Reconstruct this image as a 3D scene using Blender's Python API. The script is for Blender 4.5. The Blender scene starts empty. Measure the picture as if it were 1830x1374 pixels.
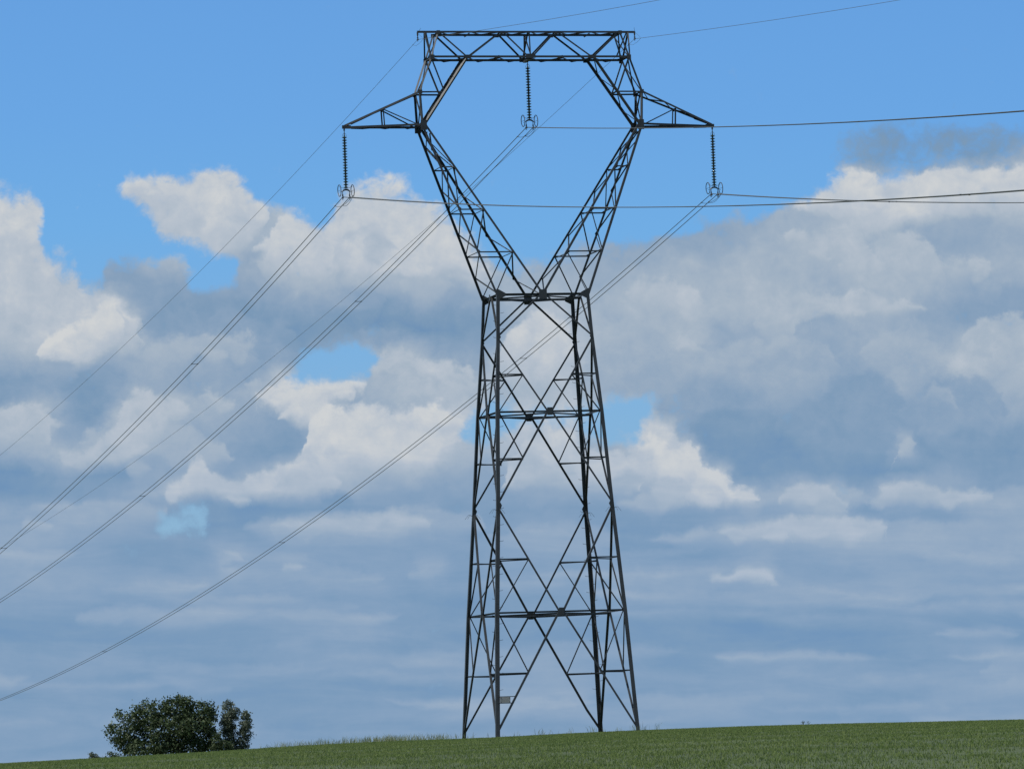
import bpy, math, random
import numpy as np
from mathutils import Vector, Matrix

S = bpy.context.scene
COL = S.collection
RNG = random.Random(7)

# ------------------------------------------------------------------ camera
YAW, PITCH, ROLL = -0.005214, 0.072962, 0.033224
CAM_AT = Vector((0.0, -301.733, -1.2095))
eX = Vector((math.cos(YAW), -math.sin(YAW), 0)); eY = Vector((math.sin(YAW), math.cos(YAW), 0)); eZ = Vector((0, 0, 1))
AIM = eY * math.cos(PITCH) + eZ * math.sin(PITCH)
UP0 = -eY * math.sin(PITCH) + eZ * math.cos(PITCH)
RIGHT = eX * math.cos(ROLL) - UP0 * math.sin(ROLL)
UP = eX * math.sin(ROLL) + UP0 * math.cos(ROLL)
cd = bpy.data.cameras.new("camera"); cam = bpy.data.objects.new("camera", cd); COL.objects.link(cam)
cam.matrix_world = Matrix(((RIGHT.x, UP.x, -AIM.x, CAM_AT.x), (RIGHT.y, UP.y, -AIM.y, CAM_AT.y), (RIGHT.z, UP.z, -AIM.z, CAM_AT.z), (0, 0, 0, 1)))
cd.sensor_width = 36.0; cd.lens = 36.0 * 9052.0 / 1830.0; cd.clip_start = 1.0; cd.clip_end = 30000.0
S.camera = cam

# ------------------------------------------------------------------ light
SUN_ELEV, SUN_AZ = math.radians(52), math.radians(-116)     # azimuth from +Y (away from the viewer) towards +X
sd = bpy.data.lights.new("sun", 'SUN'); sd.energy = 4.5; sd.angle = math.radians(0.5); sd.color = (1.0, 0.95, 0.87)
sun = bpy.data.objects.new("sun", sd); COL.objects.link(sun)
sdir = Vector((math.sin(SUN_AZ) * math.cos(SUN_ELEV), math.cos(SUN_AZ) * math.cos(SUN_ELEV), math.sin(SUN_ELEV)))
sun.rotation_euler = sdir.to_track_quat('Z', 'Y').to_euler(); sun.location = (-60, 40, 120)
S.view_settings.view_transform = 'Standard'; S.view_settings.look = 'None'
S.view_settings.exposure = 0.0; S.view_settings.gamma = 1.0

# ------------------------------------------------------------------ sky: cloud cover and cloud brightness over the north sky
# cloud bank over the horizon, in units of a sky chart 1830 wide and 1374 high
CLOUD_EDGE = [(-100,343),(0,343),(20,345),(60,348),(72,375),(70,395),(82,430),(80,450),(70,480),(110,472),(130,480),(150,508),(172,524),(190,497),(220,480),(255,478),(275,465),
    (300,463),(325,472),(328,492),(312,502),(318,520),(340,528),(368,532),(385,512),(412,512),(425,485),(432,468),(405,452),(360,442),(330,432),(290,427),(268,402),(240,380),
    (218,360),(220,330),(240,318),(285,320),(300,330),(320,325),(350,308),(400,300),(430,305),(450,340),(480,362),(500,375),(520,368),(545,383),(570,395),(590,375),(605,350),
    (640,345),(690,340),(740,345),(780,372),(800,390),(840,440),(880,472),(920,477),(950,470),(980,455),(1000,450),(1040,440),(1090,435),(1140,440),(1180,430),(1220,425),
    (1260,405),(1300,395),(1350,390),(1390,385),(1400,365),(1460,345),(1470,330),(1500,310),(1540,302),(1620,302),(1700,300),(1930,298),(1930,1500),(-100,1500)]
CLEAR_GAPS = [([(520,665),(545,640),(565,620),(600,612),(640,612),(668,622),(668,645),(660,682),(600,684),(540,684),(505,683)],0.0),
([(832,745),(880,725),(980,738),(1060,718),
    (1170,716),(1178,735),(1165,762),(1140,780),(1110,800),(1085,790),(1040,775),(980,770),(940,765),(900,790),(865,805),(832,800)],0.16),
([(258,922),(300,912),(350,906),
    (385,922),(385,960),(330,962),(280,966),(195,980),(195,968),(275,955)],0.25),
([(1375,745),(1420,748),(1425,765),(1380,768)],.3),([(1565,748),(1605,750),(1602,768),
    (1568,768)],.3),([(1470,855),(1500,850),(1525,875),(1500,880)],.35),
([(325,680),(395,690),(390,700),(330,700)],.35),([(1195,705),(1235,730),(1230,790),(1195,780)],.45)]
THIN_VEILS = [([(1480,252),(1560,230),(1650,220),(1750,222),(1900,232),(1900,310),(1600,310),(1530,295)],.66),([(1640,84),(1700,80),(1735,88),(1700,96)],.34),([(1660,146),(1730,140),
    (1750,158),(1680,164)],.34),([(85,425),(160,423),(240,432),(300,436),(200,440),(100,436)],.2),
([(305,925),(335,920),(348,932),(330,944),(312,938)],.7)]
# brightness of the clouds: x, y, tone and, for small ones, half-widths
CLOUD_TONES = [
    (30,370,.8), (30,385,.88), (50,420,.8), (15,440,.5,14,14), (20,470,.82), (60,460,.75), (60,520,.62), (110,490,.7), (20,520,.58), (150,520,.6), (190,570,.97,38,22), (210,590,.95,25,15), (150,600,.84), (200,555,.9,20,12), (130,630,.75), (70,600,.68), (30,590,.6), (20,620,.5), (60,640,.58), (20,660,.35), (10,690,.2), (230,620,.6),
    (250,500,.33), (230,520,.3), (290,475,.5,20,12), (210,495,.32), (300,540,.3), (270,560,.3), (300,570,.25), (330,590,.2), (400,560,.28), (480,560,.2), (560,560,.15), (520,580,.15), (720,568,.1,70,10), (640,560,.18), (380,600,.25), (440,590,.2), (270,530,.38,25,12),
    (300,620,.55), (420,620,.6), (350,615,.6), (260,640,.5), (350,662,.25), (300,665,.35), (450,650,.35), (430,670,.3), (480,620,.38), (500,640,.35),
    (250,330,.8), (400,325,.82), (360,400,.8), (310,350,.72), (270,370,.75), (330,415,.75), (430,440,.6), (470,420,.62), (450,470,.5), (370,360,.8), (440,380,.72), (480,390,.65), (340,450,.7),
    (520,430,.85), (550,390,.8), (580,415,.88), (560,480,.75), (600,480,.72), (480,450,.52,16,40), (470,520,.45), (560,515,.55), (600,520,.5), (520,470,.78), (440,520,.42), (500,540,.38),
    (700,360,.85), (720,400,.86), (620,380,.75), (680,440,.82), (780,400,.86), (640,430,.78), (640,480,.7), (760,470,.7), (820,450,.68), (830,485,.6), (720,520,.5), (800,520,.45), (870,500,.55), (900,490,.6), (640,540,.35), (700,545,.25), (800,560,.2), (860,580,.2), (700,590,.25), (780,600,.3), (600,600,.3),
    (940,530,.6), (960,560,.75), (940,600,.82), (980,600,.8), (900,640,.75), (960,640,.72), (1020,560,.62), (900,570,.5), (1010,620,.72), (930,660,.68), (1040,500,.55), (980,490,.58), (1000,470,.5),
    (700,620,.5), (720,650,.75,30,28), (700,630,.72), (680,660,.6), (760,640,.5), (820,640,.42), (850,620,.3), (780,690,.55), (840,690,.62), (700,690,.4), (740,700,.45), (800,660,.5),
    (1140,455,.4), (1200,440,.38), (1260,420,.38), (1300,410,.45), (1120,490,.55), (1150,490,.62), (1200,500,.62), (1130,530,.66), (1100,560,.6), (1160,560,.6), (1250,500,.6), (1240,530,.7), (1290,470,.55), (1350,410,.5), (1080,470,.48), (1080,600,.6), (1150,610,.55), (1200,580,.6),
    (1540,330,.86), (1620,335,.84), (1700,330,.85), (1780,330,.82), (1820,320,.8), (1500,350,.8), (1600,370,.8), (1480,385,.62), (1550,390,.64), (1430,370,.58), (1430,400,.5), (1700,380,.65), (1800,390,.62), (1450,430,.7), (1500,440,.66), (1560,410,.72), (1590,440,.42,22,15), (1640,440,.38), (1700,450,.36), (1750,440,.45), (1800,430,.5), (1680,480,.6), (1770,480,.55), (1560,480,.62), (1400,480,.58), (1330,490,.7,25,10), (1350,450,.6), (1460,520,.5), (1500,508,.5), (1350,540,.64), (1430,532,.72), (1480,538,.7), (1560,545,.66), (1250,560,.64), (1660,530,.48), (1750,550,.34), (1800,560,.3), (1690,565,.42), (1600,590,.5), (1500,600,.45), (1490,620,.36), (1400,590,.5), (1300,585,.45), (1230,612,.7,25,14), (1330,625,.56), (1260,650,.5), (1780,625,.64), (1800,605,.62), (1730,650,.64), (1620,640,.55), (1550,660,.52), (1430,670,.5), (1500,690,.42), (1360,685,.42), (1280,700,.32), (1650,690,.5), (1750,690,.5), (1100,650,.55), (1150,670,.5), (1200,660,.5),
    (1350,722,.35), (1300,735,.42), (1550,722,.28), (1450,745,.26), (1300,770,.2), (1400,795,.14), (1500,800,.14), (1600,815,.2), (1700,760,.3), (1780,745,.46), (1800,790,.25), (1640,790,.22), (1612,790,.62,13,18), (1690,838,.5,28,7), (1740,820,.2), (1560,760,.25), (1650,740,.3),
    (1280,820,.12), (1350,840,.14), (1440,850,.15), (1540,840,.15), (1700,860,.18), (1330,800,.14),
    (1160,800,.82,20,12), (1150,820,.85,25,20), (1232,808,.9,14,12), (1215,848,.88,14,20), (1180,850,.8,15,20), (1285,850,.92,16,14), (1250,850,.5,12,12), (1180,800,.5,14,8), (1260,880,.55), (1200,880,.6), (1240,830,.45,10,14),
    (1330,885,.62,40,12), (1450,882,.72,40,14), (1400,890,.35,16,14), (1620,880,.75,40,13), (1700,885,.52,45,12), (1550,895,.18,22,14), (1790,870,.3), (1500,895,.4), (1230,920,.1), (1330,915,.08,60,8), (1400,912,.2), (1680,915,.16,35,8), (1580,910,.2),
    (1400,945,.74,60,12), (1480,945,.82,60,15), (1550,945,.72,40,14), (1330,945,.6,40,10), (1700,940,.46), (1640,950,.48), (1690,972,.52), (1790,930,.55), (1780,970,.45), (1270,985,.08), (1370,982,.14), (1480,992,.2), (1600,1000,.26), (1750,1000,.3), (1200,960,.2), (1240,950,.3),
    (1330,1025,.85,36,9), (1265,1032,.6,16,6), (1370,1042,.62,14,8), (1330,1058,.35), (1400,1060,.3), (1280,1060,.25), (1820,1010,.48), (1230,1020,.18), (1450,1020,.2), (1550,1030,.25), (1650,1030,.22), (1450,1055,.15), (1250,1000,.15),
    (1300,1110,.02), (1500,1075,.08), (1650,1060,.06), (1400,1140,.02), (1650,1165,0), (1550,1160,.02), (1700,1110,.18), (1600,1110,.16), (1250,1160,.04), (1400,1190,.2), (1300,1195,.16), (1700,1190,.2), (1760,1200,.36,25,12), (1810,1175,.42), (1540,1215,.36,40,7), (1600,1250,.1), (1300,1250,.16), (1250,1275,.2), (1500,1275,.12), (1700,1270,.2), (1400,1230,.22), (1800,1130,.1), (1800,1090,.12), (1780,1240,.2), (1450,1100,.04), (1250,1080,.15), (1230,1130,.06),
    (40,740,.7,38,16), (60,760,.68), (20,790,.56), (90,785,.5), (130,740,.22), (150,770,.2), (30,700,.15), (90,690,.3), (200,690,.3), (150,700,.26), (60,720,.5),
    (260,712,.66), (240,745,.72), (330,730,.66,22,18), (250,780,.7), (280,810,.6), (150,805,.72,50,14), (190,790,.76), (110,825,.58), (290,750,.62), (310,790,.52),
    (370,695,.45), (385,715,.68,16,12), (425,725,.52), (450,740,.42), (520,770,.18,18,25), (540,790,.18,12,20), (430,790,.4), (400,830,.22,50,8), (470,820,.2,40,10), (350,770,.4,18,14), (480,770,.35), (500,800,.24), (350,805,.48),
    (490,700,.82), (540,722,.9,16,20), (565,705,.82), (640,690,.66), (622,722,.22,22,10), (600,755,.74), (560,800,.78), (650,780,.66), (690,735,.82), (770,740,.9), (790,785,.84), (760,800,.78), (700,800,.6), (600,830,.72), (520,850,.74), (480,855,.74), (365,830,.66,12,22), (340,870,.78,50,12), (420,872,.76), (300,880,.6), (560,870,.62), (620,865,.52), (680,850,.42), (750,835,.62), (790,830,.5), (740,870,.32), (820,860,.34), (580,760,.7), (660,755,.62), (720,700,.5), (810,740,.75),
    (600,902,.14,120,7), (450,905,.18,100,7), (300,898,.25), (100,845,.2), (50,870,.1), (200,855,.12,80,8), (130,900,.3), (230,900,.3), (50,915,.45), (70,935,.64,24,9), (150,920,.4), (200,945,.28), (40,850,.1), (15,965,.42), (720,895,.2),
    (310,990,.14), (100,990,.2), (70,1010,.36,14,18), (20,1020,.26), (180,985,.16), (240,1000,.14), (320,932,.2),
    (640,930,.62,70,9), (730,925,.66,50,11), (540,940,.56), (450,935,.2,25,10), (600,972,.24), (500,962,.3), (410,995,.66,16,8), (430,1003,.62,10,5), (520,1015,.64,14,7), (470,1012,.4), (600,1010,.2), (770,1020,.42,18,10), (700,1000,.15), (700,1050,.15), (680,965,.28), (780,950,.35),
    (180,1030,.3), (300,1040,.28), (60,1040,.25), (400,1050,.25), (60,1070,.22), (200,1085,.16), (450,1090,.12), (80,1150,.02), (180,1140,.03), (250,1120,.05), (400,1130,.1), (30,1110,.1), (130,1180,.2), (60,1195,.2), (300,1190,.14), (560,1150,.2), (620,1130,.3,40,8), (600,1200,.14), (300,1215,.02), (430,1220,.06), (600,1240,.08), (100,1240,.06), (60,1285,.3,45,5), (30,1260,.12), (700,1180,.15), (780,1100,.1), (700,1280,.18), (500,1275,.15), (480,1300,.15), (150,1300,.15), (350,1090,.22), (550,1060,.16), (600,1090,.14), (780,1230,.12), (780,1160,.08), (520,1110,.1), (620,1310,.18), (300,1270,.1),
    (960,795,.74), (1000,782,.76), (930,830,.66), (980,860,.52), (1050,830,.56), (1020,885,.34), (940,900,.3), (970,945,.46), (1000,960,.5), (950,990,.2), (1040,920,.2), (1130,880,.35), (1160,1040,.36,25,14), (1150,960,.2), (950,1050,.15), (1000,1150,.1), (980,1180,.26), (980,1240,.36,50,9), (930,1270,.26), (1100,1250,.1), (1150,1100,.1), (1100,820,.5), (870,850,.4), (870,900,.28), (880,1000,.16), (880,1100,.12), (1080,1000,.18), (1080,1180,.12), (1150,1280,.15), (1000,1290,.2), (860,1200,.12), (880,950,.22),
    (1600,260,.16), (1700,250,.16), (1780,270,.18), (1560,280,.2), (1680,290,.22),
]
CLOUD_HEAPS = [
    ([(1090,890),(1200,870),(1300,864),(1420,872),(1540,868),(1560,900),(1500,930),(1300,925),(1120,915)], .6, .36),
    ([(1530,885),(1600,862),(1720,866),(1890,872),(1890,920),(1700,918),(1560,912)], .52, .36),
    ([(1150,960),(1260,940),(1400,928),(1600,930),(1890,920),(1890,1005),(1500,1000),(1250,990)], .54, .34),
    ([(1090,1050),(1200,1028),(1300,1016),(1420,1030),(1520,1060),(1480,1090),(1250,1088)], .42, .28),
    ([(1480,1040),(1600,1015),(1750,1005),(1890,1000),(1890,1060),(1700,1068),(1540,1062)], .40, .26),
    ([(420,945),(500,918),(640,905),(760,898),(860,915),(870,950),(760,985),(520,985)], .52, .34),
    ([(-70,930),(20,905),(120,890),(230,888),(300,905),(290,950),(180,975),(-70,985)], .5, .32),
    ([(380,1010),(460,990),(560,995),(640,1010),(620,1040),(450,1045)], .42, .28),
    ([(860,960),(940,935),(1050,930),(1120,950),(1100,985),(920,990)], .46, .32),
    ([(-70,350),(0,343),(20,345),(60,348),(72,375),(70,395),(82,430),(80,450),(70,480),(20,490),(-70,495)], .9, .7),
    ([(-70,478),(40,475),(110,470),(135,485),(160,520),(175,540),(200,535),(225,560),(232,590),(225,640),(150,668),(40,665),(-70,655)], .82, .6),
    ([(218,350),(222,330),(240,318),(285,320),(300,330),(320,325),(350,308),(400,300),(430,305),(450,340),(480,362),(478,420),(450,455),(400,452),(330,432),(268,402)], .9, .7),
    ([(1400,372),(1460,345),(1470,330),(1500,310),(1540,302),(1620,302),(1700,300),(1890,298),(1890,420),(1700,415),(1580,410),(1450,400)], .92, .6),
    ([(60,640),(70,600),(120,572),(165,560),(185,545),(205,535),(215,555),(228,570),(230,585),(215,600),(225,620),(180,645),(120,655)], .97, .70),
    ([(-60,728),(0,722),(25,720),(50,728),(75,738),(90,755),(92,775),(100,795),(60,805),(0,812),(-60,810)], .76, .5),
    ([(95,805),(120,795),(165,790),(180,770),(205,770),(205,745),(215,715),(235,700),(255,690),(275,695),(300,705),(320,712),(345,722),(350,740),(330,760),(300,770),(290,800),(260,825),(200,838),(140,825)], .78, .55),
    ([(470,692),(490,686),(520,682),(600,682),(640,680),(660,690),(652,712),(600,730),(560,745),(545,738),(520,735),(490,722)], .94, .7),
    ([(545,745),(560,738),(600,735),(640,722),(680,720),(720,728),(780,722),(805,722),(812,740),(835,760),(830,800),(810,830),(780,860),(740,882),(660,890),(590,890),(560,880),(540,830),(550,800),(556,775)], .93, .62),
    ([(290,885),(300,870),(335,860),(345,832),(355,820),(370,820),(385,850),(420,855),(460,842),(500,828),(540,822),(580,830),(620,860),(600,892),(520,897),(430,900),(340,898)], .86, .6),
    ([(360,700),(380,698),(400,712),(425,716),(430,735),(410,745),(380,738)], .72, .55),
    ([(480,938),(500,925),(560,922),(620,920),(660,912),(690,902),(720,905),(750,915),(775,930),(770,950),(700,960),(600,962),(520,955)], .72, .42),
    ([(395,986),(415,983),(440,996),(452,1010),(420,1010)], .72, .55),
    ([(500,1003),(525,998),(542,1010),(530,1024),(500,1024)], .7, .5),
    ([(30,935),(45,916),(70,918),(97,935),(85,952),(50,957)], .7, .55),
    ([(670,640),(675,620),(700,612),(730,618),(760,640),(800,640),(840,650),(860,690),(830,710),(760,715),(700,712),(670,690)], .78, .42),
    ([(230,640),(270,615),(350,605),(440,605),(455,620),(445,645),(380,655),(280,655)], .62, .5),
    ([(478,470),(485,410),(500,380),(520,370),(545,385),(575,400),(590,420),(600,470),(590,500),(560,510),(520,500),(490,510)], .9, .58),
    ([(600,420),(605,370),(640,347),(690,342),(740,346),(775,372),(795,395),(820,430),(860,470),(880,500),(840,515),(760,520),(700,530),(640,520),(610,490)], .9, .5),
    ([(1360,545),(1390,525),(1430,518),(1480,522),(1530,520),(1580,518),(1640,535),(1670,555),(1620,565),(1500,568),(1400,565)], .74, .58),
    ([(1390,440),(1400,425),(1475,418),(1500,405),(1540,408),(1555,425),(1565,460),(1600,475),(1570,490),(1480,478),(1420,462)], .73, .6),
    ([(1100,520),(1130,495),(1200,490),(1260,515),(1280,535),(1230,550),(1130,550)], .74, .64),
    ([(1640,500),(1680,478),(1720,470),(1770,480),(1780,500),(1720,508)], .66, .52),
    ([(1195,615),(1225,600),(1250,608),(1275,630),(1230,636),(1200,632)], .74, .6),
    ([(1680,640),(1740,610),(1800,598),(1880,596),(1880,665),(1780,670),(1720,662)], .7, .56),
    ([(1128,800),(1140,788),(1165,786),(1185,800),(1205,812),(1225,795),(1245,795),(1250,808),(1235,822),(1237,840),(1240,850),(1262,835),(1280,832),(1300,848),(1305,862),(1340,866),(1360,870),(1362,890),(1340,903),(1270,905),(1200,895),(1180,880),(1170,850),(1165,820),(1140,820),(1130,815)], .98, .5),
    ([(1405,880),(1412,868),(1450,866),(1475,858),(1485,866),(1490,878),(1515,895),(1510,912),(1480,922),(1430,922),(1395,905)], .76, .46),
    ([(1560,895),(1575,870),(1590,862),(1660,860),(1680,868),(1740,866),(1765,872),(1765,892),(1720,902),(1640,908)], .78, .46),
    ([(1270,950),(1310,938),(1370,930),(1400,925),(1412,914),(1425,925),(1500,922),(1580,920),(1595,940),(1590,970),(1480,980),(1370,972),(1290,962)], .84, .5),
    ([(1595,935),(1700,932),(1760,925),(1890,918),(1890,988),(1780,985),(1700,982),(1600,965)], .54, .42),
    ([(1248,1036),(1260,1025),(1285,1030),(1298,1017),(1325,1012),(1355,1017),(1380,1030),(1388,1046),(1360,1054),(1300,1056),(1260,1046)], .82, .42),
    ([(1240,1060),(1290,1044),(1380,1046),(1420,1056),(1470,1075),(1380,1082),(1270,1078)], .36, .3),
    ([(1595,800),(1605,775),(1625,772),(1630,790),(1622,826),(1600,828)], .62, .42),
    ([(895,880),(900,840),(930,800),(955,780),(990,770),(1020,780),(1060,800),(1120,810),(1140,840),(1150,880),(1080,895),(1000,900)], .86, .36),
    ([(890,640),(895,590),(930,555),(970,545),(1010,570),(1030,600),(1030,660),(980,690),(920,690)], .88, .6),
    ([(930,955),(970,935),(1010,940),(1030,960),(980,975)], .54, .42),
    ([(20,1195),(60,1180),(150,1175),(260,1185),(300,1200),(200,1212),(60,1212)], .3, .18),
    ([(1240,1200),(1330,1180),(1480,1175),(1620,1190),(1700,1180),(1890,1170),(1890,1225),(1500,1218),(1300,1212)], .3, .16),
    ([(480,1155),(560,1135),(620,1120),(640,1140),(610,1160),(520,1170)], .36, .22),
    ([(1500,1218),(1540,1203),(1590,1213),(1570,1228)], .44, .3),
    ([(1740,1200),(1760,1185),(1790,1165),(1890,1158),(1890,1205),(1780,1215)], .48, .3),
    ([(-60,1290),(40,1275),(110,1280),(130,1290),(60,1302),(-60,1302)], .38, .26),
    ([(920,1242),(970,1227),(1040,1240),(1000,1254)], .42, .28),
    ([(150,1035),(250,1013),(340,1022),(385,1045),(250,1062),(160,1058)], .38, .24),
    ([(720,1022),(765,1003),(787,1015),(780,1036),(740,1036)], .48, .34),
    ([(1140,1037),(1165,1018),(1182,1040),(1165,1062)], .46, .32),
    ([(55,995),(80,998),(102,1030),(80,1047),(55,1032)], .44, .32),
    ([(560,1045),(640,1032),(720,1040),(700,1055),(600,1062)], .3, .18),
    ([(250,1300),(400,1290),(700,1285),(900,1275),(1100,1290),(1500,1270),(1500,1310),(250,1330)], .24, .16),
    ([(-60,1070),(60,1055),(180,1070),(160,1090),(-60,1095)], .3, .18),
    ([(640,1240),(760,1222),(900,1230),(860,1250),(700,1256)], .26, .14),
    ([(1560,1050),(1680,1030),(1890,1030),(1890,1060),(1700,1062)], .34, .22),
]

U0, U1, V0, V1 = -0.04, 1.04, -0.04, 1.0
SKY_COLS, SKY_ROWS = 81, 44

def sky_chart():
    """Cover and brightness of the cloud bank on a grid, worked out from the outlines and tones above."""
    W, H, ss = 1830, 1374, 6
    xs = np.arange(-140, W + 140, ss) + ss / 2; ys = np.arange(-140, H + 140, ss) + ss / 2
    X, Y = np.meshgrid(xs, ys)
    def fill(poly):
        ins = np.zeros(X.shape, bool); n = len(poly)
        for i in range(n):
            (x1, y1), (x2, y2) = poly[i], poly[(i + 1) % n]
            if y1 == y2: continue
            ins ^= ((y1 > Y) != (y2 > Y)) & (X < (x2 - x1) * (Y - y1) / (y2 - y1) + x1)
        return ins.astype(float)
    def blur(a, s):
        r = int(3 * s / ss) + 1; k = np.exp(-.5 * (np.arange(-r, r + 1) * ss / s) ** 2); k /= k.sum()
        p = np.pad(a, r, 'edge'); n = a.shape
        p = sum(k[i] * p[:, i:i + n[1]] for i in range(2 * r + 1))
        return sum(k[i] * p[i:i + n[0]] for i in range(2 * r + 1))
    C = blur(fill(CLOUD_EDGE), 10)
    for p, c in CLEAR_GAPS:
        m = blur(fill(p), 12); C = C * (1 - m) + c * m
    for p, c in THIN_VEILS:
        C = np.maximum(C, c * blur(fill(p), 18))
    num = np.full(X.shape, 4e-6); den = np.full(X.shape, 1e-5)
    for t in CLOUD_TONES:
        x, y, b = t[:3]; low = min(max((y - 700) / 350, 0), 1)
        if y <= 980: b = .40 + (b - .42) * 1.22
        if y > 980: b = 0.23 + (b - 0.13) * 1.4
        rx, ry = t[3:5] if len(t) > 4 else (30 + 36 * low, 20 - 4 * low)
        w = (3.0 if len(t) > 4 else 1.0) * np.exp(-.65 * (((X - x) / rx) ** 2 + ((Y - y) / ry) ** 2))
        num += w * b; den += w
    B = num / den
    gx = np.linspace(U0, U1, SKY_COLS) * W; gy = np.linspace(V0, V1, SKY_ROWS) * H
    def samp(a):
        ix = np.clip((gx - xs[0]) / ss, 0, len(xs) - 1.001); iy = np.clip((gy - ys[0]) / ss, 0, len(ys) - 1.001)
        i, j = ix.astype(int), iy.astype(int); fx, fy = ix - i, (iy - j)[:, None]
        return (a[j][:, i] * (1 - fx) + a[j][:, i + 1] * fx) * (1 - fy) + (a[j + 1][:, i] * (1 - fx) + a[j + 1][:, i + 1] * fx) * fy
    return samp(blur(C, 6)), samp(B), (lambda x, y: B[min(max(int((y - ys[0]) / ss), 0), len(ys) - 1), min(max(int((x - xs[0]) / ss), 0), len(xs) - 1)]), (lambda x, y: C[min(max(int((y - ys[0]) / ss), 0), len(ys) - 1), min(max(int((x - xs[0]) / ss), 0), len(xs) - 1)])


def s2l(c):
    return tuple(((v / 255) / 12.92 if v <= 10 else ((v / 255 + 0.055) / 1.055) ** 2.4) for v in c) + (1.0,)

class Nodes:
    def __init__(self, tree):
        self.t = tree; self.n = tree.nodes; self.l = tree.links
    def new(self, kind, **kw):
        x = self.n.new(kind)
        for k, v in kw.items(): setattr(x, k, v)
        return x
    def put(self, sock, v):
        if hasattr(v, 'links') or isinstance(v, bpy.types.NodeSocket): self.l.new(v, sock)
        else: sock.default_value = v
    def math(self, op, a, b=None, c=None, clamp=False):
        x = self.new('ShaderNodeMath', operation=op, use_clamp=clamp)
        for i, v in enumerate((a, b, c)):
            if v is not None: self.put(x.inputs[i], v)
        return x.outputs[0]
    def vmath(self, op, a, b=None):
        x = self.new('ShaderNodeVectorMath', operation=op)
        self.put(x.inputs[0], a)
        if b is not None:
            self.put(x.inputs[3 if op == 'SCALE' else 1], b)
        return x.outputs['Value'] if op in ('DOT_PRODUCT', 'LENGTH') else x.outputs['Vector']
    def mix(self, f, a, b, blend='MIX'):
        x = self.new('ShaderNodeMix', data_type='RGBA', blend_type=blend)
        self.put(x.inputs[0], f); self.put(x.inputs[6], a); self.put(x.inputs[7], b)
        return x.outputs[2]
    def ramp(self, f, stops, interp='LINEAR'):
        x = self.new('ShaderNodeValToRGB'); cr = x.color_ramp; cr.interpolation = interp
        while len(cr.elements) < len(stops): cr.elements.new(0.5)
        for i, (p, c) in enumerate(stops): cr.elements[i].position = p
        for i, (p, c) in enumerate(stops): cr.elements[i].color = c
        self.put(x.inputs[0], f)
        return x.outputs[0]
    def curves(self, col, *chans, sharp=False):
        x = self.new('ShaderNodeRGBCurve'); mp = x.mapping
        for ch, vals in enumerate(chans):
            pts = mp.curves[ch].points; n = len(vals)
            pts[0].location = (0, float(vals[0])); pts[1].location = (1, float(vals[-1]))
            for i in range(1, n - 1): pts.new(i / (n - 1), float(vals[i]))
            if sharp:
                for q in pts: q.handle_type = 'VECTOR'
        mp.update(); self.put(x.inputs[1], col)
        return x.outputs[0]
    def noise(self, vec, scale, detail=5, rough=0.55, dist=0.0):
        x = self.new('ShaderNodeTexNoise'); x.noise_dimensions = '3D'
        self.put(x.inputs['Vector'], vec); x.inputs['Scale'].default_value = scale
        x.inputs['Detail'].default_value = detail; x.inputs['Roughness'].default_value = rough; x.inputs['Distortion'].default_value = dist
        return x
    def smooth(self, v, a, b):
        x = self.new('ShaderNodeMapRange', interpolation_type='SMOOTHSTEP')
        self.put(x.inputs[0], v); x.inputs[1].default_value = a; x.inputs[2].default_value = b
        return x.outputs[0]

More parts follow.
